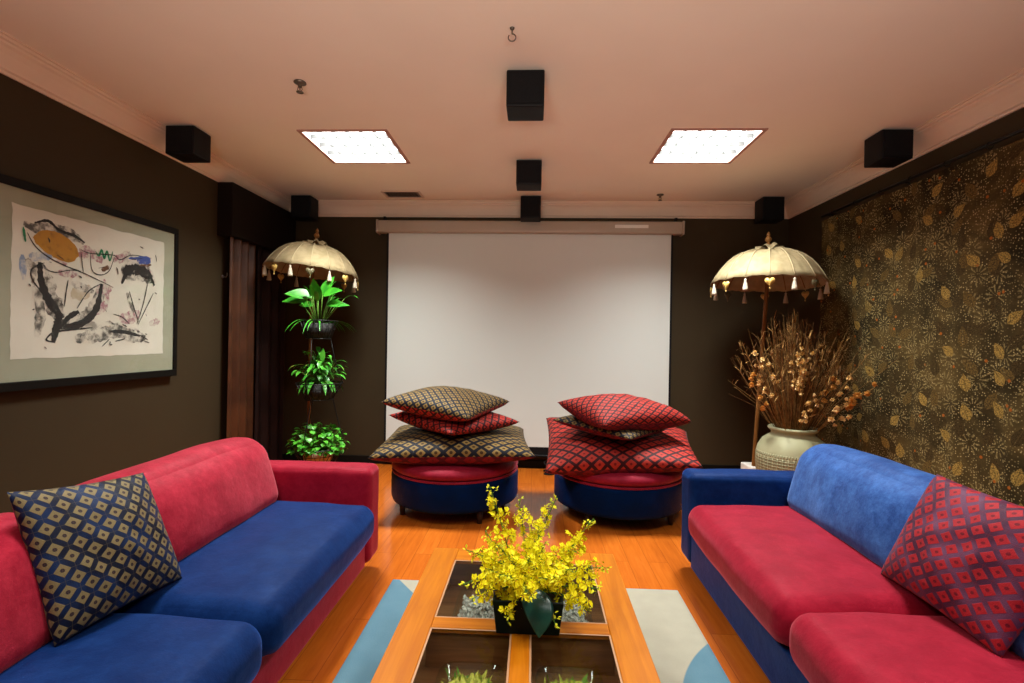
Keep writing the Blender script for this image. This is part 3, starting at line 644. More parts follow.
# ------------------------------------------------------------------ rug
b = MB(); b.rbox((.02,1.62,.006), (.81,1.17,.006), .005, 24); tag(b.build('area_rug', M['rug']), 'flat rug of cream and blue shapes under the coffee table', 'rug')

# ------------------------------------------------------------------ sofas
def wrinkle(seed, amp, fr=9.0):
    r = random.Random(seed); ph = [r.uniform(0,6) for _ in range(6)]
    return lambda x, y: amp*(math.sin(x*fr+ph[0]+1.5*math.sin(y*fr*.5+ph[1])) * math.sin(y*fr*.8+ph[2]) + .5*math.sin(x*fr*2.3+y*fr*1.1+ph[3]))
def sofa(name, label, loc, rz, frame, seatm, backm, seed, adz=0, sdz=0, bdz=0, split=0, adx=0, sdx=0, bdx=0):
    t = thing(name, label, 'sofa', loc, rz)
    HY = 1.415; AT = .195; IY = HY-AT
    b = MB(); b.rbox((.01,0,.165), (.455,IY+.02,.10), .015, 12); b.build('base', frame, t)
    for s in (-1, 1):
        w = wrinkle(seed+s+5, .0025, 14)
        b = MB(); b.rbox((.01+adx/2, s*(HY-AT/2), .345+adz/2), (.468+adx/2, AT/2, .265+adz/2), .045, 20, (0,.006,.006), lambda p, u: Vector((p[0]+w(p[1],p[2])*.6, p[1]+w(p[0],p[2]), p[2]+w(p[0],p[1]))))
        b.build('armrest', frame, t)
    b = MB(); b.rbox((-.385,0,.37), (.075,IY+.01,.265), .04, 14); b.build('back_frame', frame, t)
    for s in (-1, 1):
        w = wrinkle(seed+s, .0035, 10)
        def fn(p, u, w=w, s=s):
            q = Vector(p); q.z += w(p[0], p[1]) * (1-abs(u[2])*.2)
            q.x += .5*w(p[1], p[2])
            if u[2] > -1 and u[0] > .3: q.z -= .014*(u[0]-.3)           # front edge rolls down a little
            q.x += .012*(1-u[1]**2)*u[0]
            return q
        b = MB(); b.rbox((.165+sdx, (split+s*IY)/2, .362+sdz), (.375, (IY-s*split)/2-.003, .101), .080, 32, (0,0,.030), fn); b.build('seat_cushion', seatm, t)
    for s in (-1, 1):
        w = wrinkle(seed+s*3, .005, 8)
        def fb(p, u, w=w):
            q = Vector(p); q.x += w(p[1], p[2]); q.z += .5*w(p[0], p[1])
            q.x += -.30*(q.z+.05)                                       # leans back
            q.z += .018*(1-u[1]**4)*max(0, u[2])
            return q
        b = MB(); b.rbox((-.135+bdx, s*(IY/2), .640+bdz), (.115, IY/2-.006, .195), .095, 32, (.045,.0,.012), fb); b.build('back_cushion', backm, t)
    for sx in (-1, 1):
        for sy in (-1, 1):
            b = MB(); b.lathe([(.02,0),(.028,.09)], (sx*.36, sy*1.27, 0), 12); b.build('leg', M['darkwood'], t)
    return t
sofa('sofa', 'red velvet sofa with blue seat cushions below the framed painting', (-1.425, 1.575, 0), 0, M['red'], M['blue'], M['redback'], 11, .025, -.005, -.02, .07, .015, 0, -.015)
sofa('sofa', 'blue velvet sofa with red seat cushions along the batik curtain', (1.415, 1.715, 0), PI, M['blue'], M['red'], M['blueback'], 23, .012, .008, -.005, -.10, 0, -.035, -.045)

# ------------------------------------------------------------------ pillows from four corner points
def pillow(name, label, cat, cor, T, mats, group=None, pinch=.07, n=30, wr=.004, seed=1, bend=None, drop=0.0):
    cor = [Vector(c) for c in cor]; cen = sum(cor, Vector())/4
    nrm = ((cor[1]-cor[0]).cross(cor[3]-cor[0])).normalized()
    W = wrinkle(seed, wr, 16)
    wid = ((cor[1]-cor[0]).length + (cor[2]-cor[3]).length)/4
    NS = 400; arc = [0.0]
    for q in range(NS):
        u0, u1 = q/NS, (q+1)/NS
        arc.append(arc[-1] + math.hypot((u1-u0)*wid, .8*T*(max(0,1-u1*u1)**.42 - max(0,1-u0*u0)**.42)))
    def AL(u): return math.copysign(arc[min(NS, int(round(abs(u)*NS)))]/wid, u)
    b = MB(); vs = []; fs = []; uv = []; mi = []
    def P(i, j, side):
        u, v = -1+2*i/n, -1+2*j/n
        u = math.sin(u*PI/2)*.35 + u*.65; v = math.sin(v*PI/2)*.35 + v*.65
        uu = u*(1-pinch*(1-v*v)); vv = v*(1-pinch*(1-u*u))
        a, c = (uu+1)/2, (vv+1)/2
        p = cor[0]*(1-a)*(1-c) + cor[1]*a*(1-c) + cor[2]*a*c + cor[3]*(1-a)*c
        th = T*max(0, (1-u**2)*(1-v**2))**.42 * (1+.12*math.sin(3*u+seed)*math.sin(2*v+seed))
        p = p + nrm*(th*side + (W(u*.5, v*.5)*(1-u*u)*(1-v*v)*1.6 if side > 0 else 0))
        p = p + nrm*drop*(u*u+v*v)
        if bend: p = bend(p)
        return p - cen, ((AL(u)+1)/2, (AL(v)+1)/2)
    for side in (1, -1):
        o = len(vs)
        for i in range(n+1):
            for j in range(n+1):
                p, w = P(i, j, side); vs.append(p); uv.append(w)
        for i in range(n):
            for j in range(n):
                q = o+i*(n+1)+j; f = (q, q+n+1, q+n+2, q+1)
                fs.append(f if side > 0 else f[::-1]); mi.append(0 if side > 0 else 1)
    b.add(vs, fs, mi, uv)
    o = b.build(name, mats, loc=cen)
    bm = bmesh.new(); bm.from_mesh(o.data); bmesh.ops.remove_doubles(bm, verts=bm.verts, dist=.0002); bm.to_mesh(o.data); bm.free()
    return tag(o, label, cat, group)
G = 'square throw pillows leaning on the sofas'; GF = 'patterned cushions stacked on the ottomans'
pillow('throw_pillow', 'navy and tan lattice pillow leaning on the red sofa back', 'pillow', [(-1.39,1.375,.475),(-1.325,1.81,.472),(-1.53,1.865,.855),(-1.555,1.385,.925)], .085, [M['lat_tan'], M['lat_tan']], G, .05, seed=4)
pillow('throw_pillow', 'red and purple lattice pillow leaning on the blue sofa back', 'pillow', [(1.405,2.03,.485),(1.385,1.50,.485),(1.55,1.41,.915),(1.565,1.965,.910)], .085, [M['lat_redpurple'], M['lat_redpurple']], G, .06, seed=9)
def ottoman(label, x, y, la):
    t = thing('round_ottoman', label, 'ottoman', (x, y, 0))
    R = .525
    b = MB(); b.lathe([(.3,.10),(R-.03,.10),(R-.008,.112),(R,.14),(R,.30),(R-.006,.325),(R-.03,.335),(.3,.335)], n=72); b.build('drum', M['bluedark'], t)
    b = MB(); b.ring((0,0,.335), R-.012, .010, 72, 8); b.build('piping', M['redplain'], t)
    b = MB(); b.lathe([(.2,.335),(R-.05,.335),(R-.015,.35),(R,.375),(R-.008,.405),(R-.05,.432),(R-.15,.452),(.2,.468),(.02,.472)], n=72); b.build('seat_pad', M['redplain'], t)
    for k in range(4):
        a = la + k*PI/2
        b = MB(); b.lathe([(.018,0),(.030,.105)], (.455*math.cos(a), .455*math.sin(a), 0), 12); b.build('leg', M['darkwood'], t)
    return t
ottoman('round blue ottoman with red top under the gold-topped pillow stack', -.64, 4.10, math.radians(33))
ottoman('round blue ottoman with red top under the red-topped pillow stack', .715, 4.10, math.radians(52))
pillow('floor_cushion', 'large black and gold diamond cushion lying directly on the left ottoman', 'cushion', [(-1.23,3.60,.50),(.03,3.60,.545),(-.08,4.42,.60),(-1.22,4.42,.585)], .135, [M['lat_gold'], M['lat_redunder']], GF, .045, 34, seed=2)
pillow('floor_cushion', 'red patterned cushion between two gold cushions on the left ottoman', 'cushion', [(-1.17,3.93,.775),(-.60,3.58,.70),(-.10,3.92,.745),(-.66,4.32,.79)], .085, [M['lat_red'], M['lat_red']], GF, .06, 30, seed=6)
pillow('floor_cushion', 'gold diamond cushion with red underside topping the left stack', 'cushion', [(-1.19,3.78,.900),(-.47,3.56,.815),(-.19,4.05,.890),(-.90,4.27,.950)], .11, [M['lat_gold'], M['lat_red']], GF, .06, 30, seed=8)
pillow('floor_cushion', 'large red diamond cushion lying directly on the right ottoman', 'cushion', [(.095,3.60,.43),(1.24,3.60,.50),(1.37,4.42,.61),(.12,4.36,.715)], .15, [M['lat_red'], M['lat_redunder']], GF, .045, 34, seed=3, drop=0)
pillow('floor_cushion', 'black and gold cushion squeezed between two red cushions on the right ottoman', 'cushion', [(.15,3.80,.790),(.70,3.52,.705),(1.05,3.90,.715),(.50,4.18,.80)], .070, [M['lat_gold_small'], M['lat_redunder']], GF, .05, 28, seed=5)
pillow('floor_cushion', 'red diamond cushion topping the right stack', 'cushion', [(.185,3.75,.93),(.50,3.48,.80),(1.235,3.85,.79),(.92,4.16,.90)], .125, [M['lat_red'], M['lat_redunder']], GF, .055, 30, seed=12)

# ------------------------------------------------------------------ coffee table
TX0, TX1, TY0, TY1, TZ = -.45, .383, 1.07, 2.285, .42
t = thing('coffee_table', 'honey wood coffee table with four glass panes on the rug', 'coffee table', ((TX0+TX1)/2, (TY0+TY1)/2, 0.012))
cx, cy = (TX0+TX1)/2, (TY0+TY1)/2
def tb(x0, x1, y0, y1, z0, z1, name, mat, bv=.004):
    b = MB(); b.box((x0-cx,y0-cy,z0-.012),(x1-cx,y1-cy,z1-.012)); return b.build(name, mat, t, False, bevel=bv)
px = [(-.335,-.058),(.002,.272)]; py = [(1.19,1.652),(1.715,2.165)]
ZT, ZU = TZ, TZ-.020
tb(TX0, px[0][0], TY0, TY1, ZU, ZT, 'side_rail', M['tablewood']); tb(px[1][1], TX1, TY0, TY1, ZU, ZT, 'side_rail', M['tablewood'])
tb(px[0][0], px[1][1], TY0, py[0][0], ZU, ZT, 'end_rail', M['tablewoodx']); tb(px[0][0], px[1][1], py[1][1], TY1, ZU, ZT, 'end_rail', M['tablewoodx'])
tb(px[0][0], px[1][1], py[0][1], py[1][0], ZU, ZT, 'cross_bar', M['tablewoodx'], .003)
tb(px[0][1], px[1][0], py[0][0], py[0][1], ZU, ZT, 'centre_bar', M['tablewood'], .003); tb(px[0][1], px[1][0], py[1][0], py[1][1], ZU, ZT, 'centre_bar', M['tablewood'], .003)
for (a0, a1) in px:
    for (c0, c1) in py: 
        tb(a0-.002, a1+.002, c0-.002, c1+.002, ZT-.008, ZT-.003, 'glass_pane', M['glass'], 0)
        b = MB()
        for (q0,q1,q2,q3) in ((a0,a1,c0,c0+.006),(a0,a1,c1-.006,c1),(a0,a0+.006,c0+.006,c1-.006),(a1-.006,a1,c0+.006,c1-.006)): b.box((q0-cx,q2-cy,ZT-.0145),(q1-cx,q3-cy,ZT-.0137))
        b.build('rim_highlight', M['rimhighlight'], t, False)  # pale strips painting the highlight along each pane's bevelled rim
for (x0,x1,y0,y1) in ((TX0+.02,TX0+.045,TY0+.02,TY1-.02),(TX1-.045,TX1-.02,TY0+.02,TY1-.02)): tb(x0,x1,y0,y1,.24,ZU,'side_panel',M['traywood'])
for (y0,y1) in ((TY0+.02,TY0+.045),(TY1-.045,TY1-.02)): tb(TX0+.045,TX1-.045,y0,y1,.24,ZU,'end_panel',M['traywood'])
tb(px[0][0]-.02,px[1][1]+.02,py[0][1]+.02,py[1][0]-.02,.25,ZU,'divider',M['traywood']); tb(px[0][1]+.02,px[1][0]-.02,TY0+.05,py[0][1]+.018,.25,ZU,'divider',M['traywood']); tb(px[0][1]+.02,px[1][0]-.02,py[1][0]-.018,TY1-.05,.25,ZU,'divider',M['traywood'])
tb(TX0+.03,TX1-.03,TY0+.03,TY1-.03,.250,.268,'tray_floor',M['traywood'],0)
for x in (TX0+.012, TX1-.082):
    for y in (TY0+.012, TY1-.082): tb(x, x+.07, y, y+.07, .012, ZU, 'leg', M['tablewood'])
TRZ = .268
def dish(label, x, y, sx, sy, fill, matf, seed):
    t = thing('glass_dish', label, 'glass dish', (x, y, TRZ), 0, 'glass dishes inside the coffee table')
    b = MB(); h = .090; w = .008
    out = []; 
    def loop(ax, ay, z): return [(ax*math.copysign(abs(math.cos(a))**.35, math.cos(a)), ay*math.copysign(abs(math.sin(a))**.35, math.sin(a)), z) for a in [2*PI*i/40 for i in range(40)]]
    L = [loop(sx*.88,sy*.88,0), loop(sx,sy,h), loop(sx-w,sy-w,h), loop(sx*.88-w,sy*.88-w,.008)]
    vs = sum(L, []); fs = []
    for k in range(3):
        for i in range(40): fs.append((k*40+i, k*40+(i+1)%40, (k+1)*40+(i+1)%40, (k+1)*40+i))
    fs.append(tuple(range(40))[::-1]); fs.append(tuple(120+i for i in range(40)))
    b.add(vs, fs); b.build('bowl', M['clear'], t)
    r = random.Random(seed); b = MB()
    if fill == 'moss':
        vs = []; fs = []; N = 22
        for i in range(N+1):
            for j in range(N+1):
                u, v = -1+2*i/N, -1+2*j/N
                vs.append((u*sx*.84, v*sy*.84, (.022) + .085*max(0,1-u**4)*max(0,1-v**4)*(.6+.6*r.random())))
        for i in range(N):
            for j in range(N): q = i*(N+1)+j; fs.append((q,q+N+1,q+N+2,q+1))
        b.add(vs, fs)
        for k in range(240):
            p = Vector((r.uniform(-.8,.8)*sx*.9, r.uniform(-.8,.8)*sy*.9, .065)); d = Vector((r.gauss(0,.6), r.gauss(0,.6), 1))
            b.leaf(p, d, r.uniform(.025,.045), .004, droop=.6, n=3, mi=r.choice((0,0,1)))
        o = b.build('dry_moss', [matf, M['greenstem']], t, True)
    else:
        for k in range(900):
            p = (r.uniform(-.8,.8)*sx, r.uniform(-.8,.8)*sy, .016+r.uniform(0,.060)); s = r.uniform(.006,.012)
            e = [Vector((r.uniform(-1,1), r.uniform(-1,1), r.uniform(-1,1))).normalized()*s for _ in range(6)]
            q = [Vector(p)+v for v in (Vector((s,0,0)),Vector((-s,0,0)),Vector((0,s,0)),Vector((0,-s,0)),Vector((0,0,s)),Vector((0,0,-s)))]
            q = [a + c*.3 for a, c in zip(q, e)]
            b.add(q, [(0,2,4),(2,1,4),(1,3,4),(3,0,4),(2,0,5),(1,2,5),(3,1,5),(0,3,5)])
        o = b.build('glass_chippings', matf, t, False)
    o['kind'] = 'stuff'
mx = [(a+c)/2 for a, c in px]
dish('clear glass dish of yellow-green moss in the near left table compartment', mx[0]+.018, 1.415, .105, .160, 'moss', M['moss'], 1)
dish('clear glass dish of yellow-green moss in the near right table compartment', mx[1]-.012, 1.415, .105, .160, 'moss', M['moss'], 2)
dish('glass dish of clear chippings in the far left table compartment', mx[0]+.015, 1.90, .110, .145, 'chip', M['pebble'], 3)
dish('glass dish of clear chippings in the far right table compartment', mx[1]-.010, 1.90, .110, .145, 'chip', M['pebble'], 4)

# ------------------------------------------------------------------ planter with yellow orchids
PC = Vector((-.005, 1.735, TZ))
t = thing('orchid_planter', 'black square planter of bright yellow orchid sprays on the coffee table', 'potted flowers', PC)
b = MB(); s0, s1, hp = .105, .118, .115
vs = [(-s0,-s0,0),(s0,-s0,0),(s0,s0,0),(-s0,s0,0),(-s1,-s1,hp),(s1,-s1,hp),(s1,s1,hp),(-s1,s1,hp)]; w = .010
vs += [(-s1+w,-s1+w,hp),(s1-w,-s1+w,hp),(s1-w,s1-w,hp),(-s1+w,s1-w,hp),(-s0+w,-s0+w,hp-.03),(s0-w,-s0+w,hp-.03),(s0-w,s0-w,hp-.03),(-s0+w,s0-w,hp-.03)]
b.add(vs, [(3,2,1,0),(0,1,5,4),(1,2,6,5),(2,3,7,6),(3,0,4,7),(4,5,9,8),(5,6,10,9),(6,7,11,10),(7,4,8,11),(8,9,13,12),(9,10,14,13),(10,11,15,14),(11,8,12,15)]); b.build('pot', M['planter'], t, False, bevel=.003)
b = MB(); b.box((-s0+w+.001,-s0+w+.001,hp-.05),(s0-w-.001,s0-w-.001,hp-.028)); b.build('soil', M['soil'], t, False)
def bigleaf(name, base, d, L, w, droop, up):
    b = MB(); b.leaf(base, d, L, w, Vector(up), droop, .25, 12, shape=.8); o = b.build(name, M['darkleaf'], t)
    m = o.modifiers.new('s', 'SOLIDIFY'); m.thickness = .002; m = o.modifiers.new('q', 'SUBSURF'); m.levels = m.render_levels = 1; return o
bigleaf('leaf', (.0,-.085,hp+.035), (.25,-.62,.34),   .175, .060, 3.4, (.35,.0,1))
bigleaf('leaf', (.05,.03,hp-.02), (.6,.3,.7), .17, .035, 1.5, (0,0,1)); bigleaf('leaf', (-.05,.03,hp-.02), (-.6,.4,.6), .17, .035, 1.5, (0,0,1)); bigleaf('leaf', (.0,.05,hp-.02), (0,.9,.5), .16, .035, 1.5, (0,0,1))
def blossom(b, p, d, s, r):
    d = Vector(d).normalized(); a = d.orthogonal().normalized(); c = d.cross(a); rot = r.uniform(0, 2*PI)
    def q(ang, rad, out): return p + (a*math.cos(ang+rot)+c*math.sin(ang+rot))*rad + d*out
    for k in range(5):      # sepals
        w = 2*PI*k/5 + .9
        b.add([q(w,0,0), q(w-.35,s*.38,s*.10), q(w,s*.72,-s*.05), q(w+.35,s*.38,s*.10)], [(0,1,2,3)], 0)
    # broad two-lobed lip
    b.add([q(0,.05*s,s*.12), q(-.75,s*.75,s*.22), q(-.30,s*1.15,s*.05), q(0,s*.95,s*.18), q(.30,s*1.15,s*.05), q(.75,s*.75,s*.22)], [(0,1,2,3),(0,3,4,5)], 0)
    b.add([q(0,0,s*.16), q(2,s*.16,s*.2), q(-2,s*.16,s*.2), q(0,s*.2,s*.26)], [(0,1,3),(0,3,2)], 2)
def orchid_spray(base, tip, nb, seed, r0=.012):
    r = random.Random(seed); base = Vector(base); tip = Vector(tip)
    v = tip-base; L = v.length
    ctl = base + v*.5 + Vector((0,0,1))*(.22*L if v.z < .12 else .07*L)
    P = lambda u: base*(1-u)**2 + ctl*2*u*(1-u) + tip*u*u
    b = MB(); b.tube([P(i/12) for i in range(13)], [.0028*(1-.6*i/12) for i in range(13)], 5, 1)
    for k in range(nb):
        u = .26 + .74*(k+.5)/nb; p = P(u)
        sp = .040*(1-u)**.5 + .010
        off = Vector((r.gauss(0,1), r.gauss(0,1), r.gauss(0,.8))).normalized()*sp*r.uniform(.5,1.2)
        if u > .86:
            b.tube([p, p+off*.6], .0012, 4, 1, False)
            q = p+off*.6
            for m in range(2):
                c_ = q+Vector((r.gauss(0,.003),)*3); dd = off.normalized()
                b.leaf(c_, dd+Vector((r.gauss(0,.5), r.gauss(0,.5), r.gauss(0,.5))), .014, .004, n=3, mi=3)
        else:
            b.tube([p, p+off], .001, 4, 1, False)
            d = (off.normalized()*.5 + Vector((r.gauss(0,.4), -.55+r.gauss(0,.3), .45))).normalized()
            blossom(b, p+off, d, r.uniform(.0165,.0225), r)
    b.build('flower_spray', [M['orchid'], M['greenstem'], M['throat'], M['orchidbud']], t, False)
TIPS = [(-.148,1.74,.879,26),(-.046,1.84,.80,22),(.094,1.79,.831,22),(.235,1.84,.741,22),(-.223,1.69,.67,24),(.274,1.74,.602,26),(-.228,1.64,.573,22),(-.188,1.59,.55,22),(-.069,1.58,.489,22),(.086,1.58,.486,22),(.201,1.64,.499,22),(.24,1.69,.549,22),
        (.035,1.89,.709,18),(.166,1.84,.638,20),(-.172,1.84,.683,18),(-.08,1.54,.66,24),(.08,1.54,.66,24),(-.002,1.60,.69,24),(-.11,1.60,.73,20),(.13,1.64,.64,24),(-.14,1.62,.64,22),(.0,1.52,.60,22),(.05,1.66,.72,20),(-.2,1.86,.6,16),(.2,1.9,.6,16),(0,1.95,.62,16)]
for k, (x, y, z, nb) in enumerate(TIPS):
    r = random.Random(100+k)
    orchid_spray((r.uniform(-.05,.05), r.uniform(-.05,.05), hp-.02), Vector((x,y,z))-PC, int(nb*1.6), 50+k)

# ------------------------------------------------------------------ temple umbrellas
def umbrella(label, base, top, R, rise, tilt_axis, base_kind, seed):
    base = Vector(base); top = Vector(top)
    t = thing('fringed_umbrella', label, 'umbrella', base)
    ax = (top-base); L = ax.length; up = ax.normalized()
    rim = ax                      # the point where the pole meets the rim plane
    q = Vector((0,0,1)).rotation_difference(Vector(tilt_axis).normalized()).to_matrix()
    T = lambda p: rim + q @ Vector(p)
    b = MB(); b.tube([Vector((0,0,0)) + up*(L*i/10) for i in range(11)] + [T((0,0,rise))], .017, 12); b.build('pole', M['bamboo'], t)
    n = 16; vs = []; fs = []; K = n*10; rows = 14
    for i in range(rows+1):
        u = i/rows
        for k in range(K):
            a = 2*PI*k/K; s = abs(math.sin(n*a/2))              # 0 on a rib, 1 between two ribs
            rr = R*(.02+.98*u**.82)*(1-.010*s*u)
            q_ = rr/R; z = rise*(1-.36*q_**2-.64*q_**4) - .045*s**.6*min(1,u*1.6)*(1.10-u) + .004*s*u**3 - .005*math.sin(a*n*2.5+1.3*math.sin(u*4+k*.05))*u*(1-.4*u)*s
            vs.append(T((rr*math.cos(a), rr*math.sin(a), z)))
    for i in range(rows):
        for k in range(K): k2 = (k+1)%K; fs.append((i*K+k, (i+1)*K+k, (i+1)*K+k2, i*K+k2))
    b = MB(); b.add(vs, fs); o = b.build('canopy', M['canopy'], t); m = o.modifiers.new('s','SOLIDIFY'); m.thickness = .004
    for k in range(n):
        a = 2*PI*k/n
        b = MB(); b.tube([T((R*u_*math.cos(a), R*u_*math.sin(a), rise*(1-.36*u_**2-.64*u_**4) - .012)) for u_ in (.05,.3,.55,.75,.9,.975)], .004, 5); b.build('rib', M['bamboo'], t)
        b = MB(); b.tube([T((R*u_*math.cos(a), R*u_*math.sin(a), rise*(1-.36*u_**2-.64*u_**4) + .003)) for u_ in (.05,.2,.35,.5,.62,.74,.84,.92,.99)], .0045, 6); b.build('seam', M['seam'], t)
    r = random.Random(seed)
    # gathered cloth cap
    vs = []; fs = []; K = 40
    for i in range(4):
        for k in range(K):
            a = 2*PI*k/K; rr = (.022,.05,.085,.125)[i]*(R/.5)*(1+.10*math.sin(a*5+i))
            z = rise + (.035,.030,.018,.004)[i] + (.012+.004*i)*math.sin(a*7+seed) * (i/3) + (.026 if i == 2 else 0)*max(0, math.sin(a*2+seed))
            vs.append(T((rr*math.cos(a), rr*math.sin(a), z)))
    for i in range(3):
        for k in range(K): k2=(k+1)%K; fs.append((i*K+k,(i+1)*K+k,(i+1)*K+k2,i*K+k2))
    b = MB(); b.add(vs, fs); b.build('top_cloth', M['canopy'], t)
    b = MB(); pr = [(.001,rise+.0),(.020,rise+.0),(.022,rise+.05),(.012,rise+.062),(.012,rise+.07),(.026,rise+.085),(.028,rise+.10),(.016,rise+.118),(.010,rise+.124),(.016,rise+.135),(.012,rise+.150),(.004,rise+.165),(.001,rise+.168)]
    b.lathe(pr, n=20); b.v = [tuple(T(p)) for p in b.v]; b.build('finial', M['finial'], t)
    for k in range(n):
        a = 2*PI*k/n + PI/n*.0; p = T((R*.985*math.cos(a), R*.985*math.sin(a), .006))
        if k % 2 == 0:
            b = MB(); b.tube([p, p-Vector((0,0,.02))], .002, 5)
            b.lathe([(.003,-.018),(.011,-.026),(.008,-.036),(.014,-.058),(.021,-.102),(.023,-.118),(.002,-.115)], p, 14, fn=lambda r_, z_, a_: (r_*(1+.10*math.sin(a_*7)), z_)); b.build('tassel', M['tassel'], t)
        else:
            b = MB(); b.tube([p, p-Vector((0,0,.02))], .0015, 5)
            rad = Vector((math.cos(a), math.sin(a), 0)); tan = Vector((-math.sin(a), math.cos(a), 0))
            out = []
            for i in range(24):
                w = 2*PI*i/24; hx = 16*math.sin(w)**3; hz = 13*math.cos(w)-5*math.cos(2*w)-2*math.cos(3*w)-math.cos(4*w)
                out.append(p - Vector((0,0,.052)) + tan*hx*.0024 + Vector((0,0,hz*.0026)))
            vs = [o_ + rad*.003 for o_ in out] + [o_ - rad*.003 for o_ in out] + [p-Vector((0,0,.052))+rad*.009, p-Vector((0,0,.052))-rad*.009]
            fs = [(i,(i+1)%24,48) for i in range(24)] + [(24+(i+1)%24,24+i,49) for i in range(24)] + [(i,24+i,24+(i+1)%24,(i+1)%24) for i in range(24)]
            b.add(vs, fs); b.lathe([(.001,-.116),(.006,-.110),(.006,-.104),(.001,-.097)], p, 8)
            b.build('heart_charm', M['heartdark'] if k % 8 == 5 else M['heart'], t)
    if base_kind == 'block':
        b = MB(); b.rbox((0.065,.04,.15), (.105,.105,.15), .012, 9); b.build('base', M['white'], t)
    else:
        b = MB(); b.lathe([(.001,0),(.18,0),(.18,.03),(.05,.05),(.03,.12),(.001,.12)], n=28); b.build('base', M['potdark'], t)
    return t
umbrella('cream fringed umbrella on a bamboo pole behind the tiered green plants', (-2.225,4.78,0), (-2.215,4.78,2.035), .445, .285, (.085,.06,1), 'round', 3)
umbrella('cream fringed umbrella on a bamboo pole beside the vase of dried flowers', (1.985,4.52,0), (2.085,4.50,1.935), .475, .315, (.03,.04,1), 'block', 5)

# ------------------------------------------------------------------ vase and dried flowers
VX, VY = 2.14, 4.13
t = thing('ceramic_vase', 'large cream woven-relief ceramic vase on the floor behind the blue sofa', 'vase', (VX, VY, 0))
b = MB(); b.lathe([(.10,0),(.185,0),(.20,.02),(.235,.15),(.262,.30),(.275,.42),(.273,.50),(.258,.56),(.225,.615),(.180,.65),(.160,.665),(.158,.685),(.178,.700),(.186,.712),(.178,.724),(.160,.724),(.145,.70),(.14,.60),(.13,.3),(.02,.3)], n=72); b.build('body', M['vase'], t)
t = thing('dried_flower_bouquet', 'big brown bouquet of dried twigs and straw flowers in the cream vase', 'dried flowers', (VX, VY, .40))
r = random.Random(21)
def stemdir(r, spread=1.0):
    a = r.uniform(0, 2*PI); e = abs(r.gauss(0, .30))*spread
    return a, min(e, .95)
def limit(p):
    return Vector((max(-.42, min(p.x, 2.60-VX)), min(p.y, 4.42-VY), p.z))
for part, mat, cnt in (('straw_stems', M['straw'], 210), ('twigs', M['strawdark'], 190)):
    b = MB()
    for k in range(cnt):
        a, e = stemdir(r, 1.05); Ln = r.uniform(.50,.98)*(1-.15*e)
        d = Vector((math.sin(e)*math.cos(a), math.sin(e)*math.sin(a), math.cos(e)))
        p0 = Vector((.09*math.cos(a)*r.random(), .09*math.sin(a)*r.random(), .0)); p1 = Vector((d.x*.30, d.y*.30, .30)) ; p1.x = max(-.115,min(.115,p1.x)); p1.y = max(-.115,min(.115,p1.y))
        tip = limit(p1 + d*(Ln) + Vector((0,0,-.10*e)))
        mid = p1*.55 + tip*.45 + Vector((r.gauss(0,.02), r.gauss(0,.02), .06*e))
        mid = limit(mid)
        b.tube([p0, p1, mid, tip], [.0024,.0022,.0017,.0009], 4)
        if r.random() < .6:
            for m in range(r.randint(2,6)):
                u = r.uniform(.3,1); q = mid*(1-u)+tip*u
                b.leaf(q, d+Vector((r.gauss(0,.6), r.gauss(0,.6), r.gauss(.1,.5))), r.uniform(.04,.11), .0035, n=3, droop=.5)
    b.build(part, mat, t, False)
def sprig(tipw, nb, mat, seed, size=.020):
    r = random.Random(seed); tip = Vector(tipw)-Vector((VX,VY,.40)); d = tip.normalized()
    b = MB(); p1 = Vector((max(-.11,min(.11,d.x*.3)), max(-.11,min(.11,d.y*.3)), .29)); b.tube([(0,0,0), p1, p1*.4+tip*.6+Vector((0,0,.03)), tip], [.003,.003,.0025,.0015], 5, 1)
    nb = int(nb*1.7)
    for k in range(nb):
        u = 1 - .42*(k/nb) if nb > 2 else 1 - .05*k
        c = p1*(1-u)+tip*u + Vector((r.gauss(0,.022), r.gauss(0,.022), r.gauss(0,.014)))
        s = size*r.uniform(.85,1.3)
        for i in range(16):
            dd = Vector((r.gauss(0,1), r.gauss(0,1), r.gauss(.3,1))).normalized()
            b.leaf(c, dd, s*.95, s*.42, fold=.6, n=3, droop=-.6)
        b.lathe([(.001,-s*.5),(s*.5,-s*.2),(s*.55,s*.2),(.001,s*.5)], c, 8)
    b.build('flower_sprig', [mat, M['straw']], t, True)
for k, (x, y, z, nb, mk, sz) in enumerate([(1.80,4.05,1.31,3,'dryflower',.026),(1.89,4.05,1.29,2,'dryflower',.026),(1.75,4.05,1.165,2,'dryorange',.03),(1.86,4.0,1.12,3,'dryflower',.024),(1.80,3.98,.96,2,'dryorange',.028),
    (2.10,4.0,1.33,7,'dryflower',.026),(2.17,4.02,1.36,7,'dryflower',.026),(2.13,3.95,1.20,6,'dryflower',.024),(2.22,4.05,1.30,6,'dryflower',.022),(2.18,3.90,1.00,5,'dryflower',.020),(2.13,3.90,.84,4,'dryflower',.018),
    (2.33,3.95,1.12,3,'dryorange',.026),(2.43,3.88,1.14,4,'dryflower',.022),(2.47,3.78,1.05,3,'dryorange',.034),(2.47,3.66,1.10,2,'dryorange',.026),(2.40,3.82,.97,4,'dryflower',.024),(2.37,3.85,.84,3,'dryflower',.024),(2.32,4.0,1.40,4,'straw',.022)]):
    sprig((x,y,z), nb, M[mk], 300+k, sz)

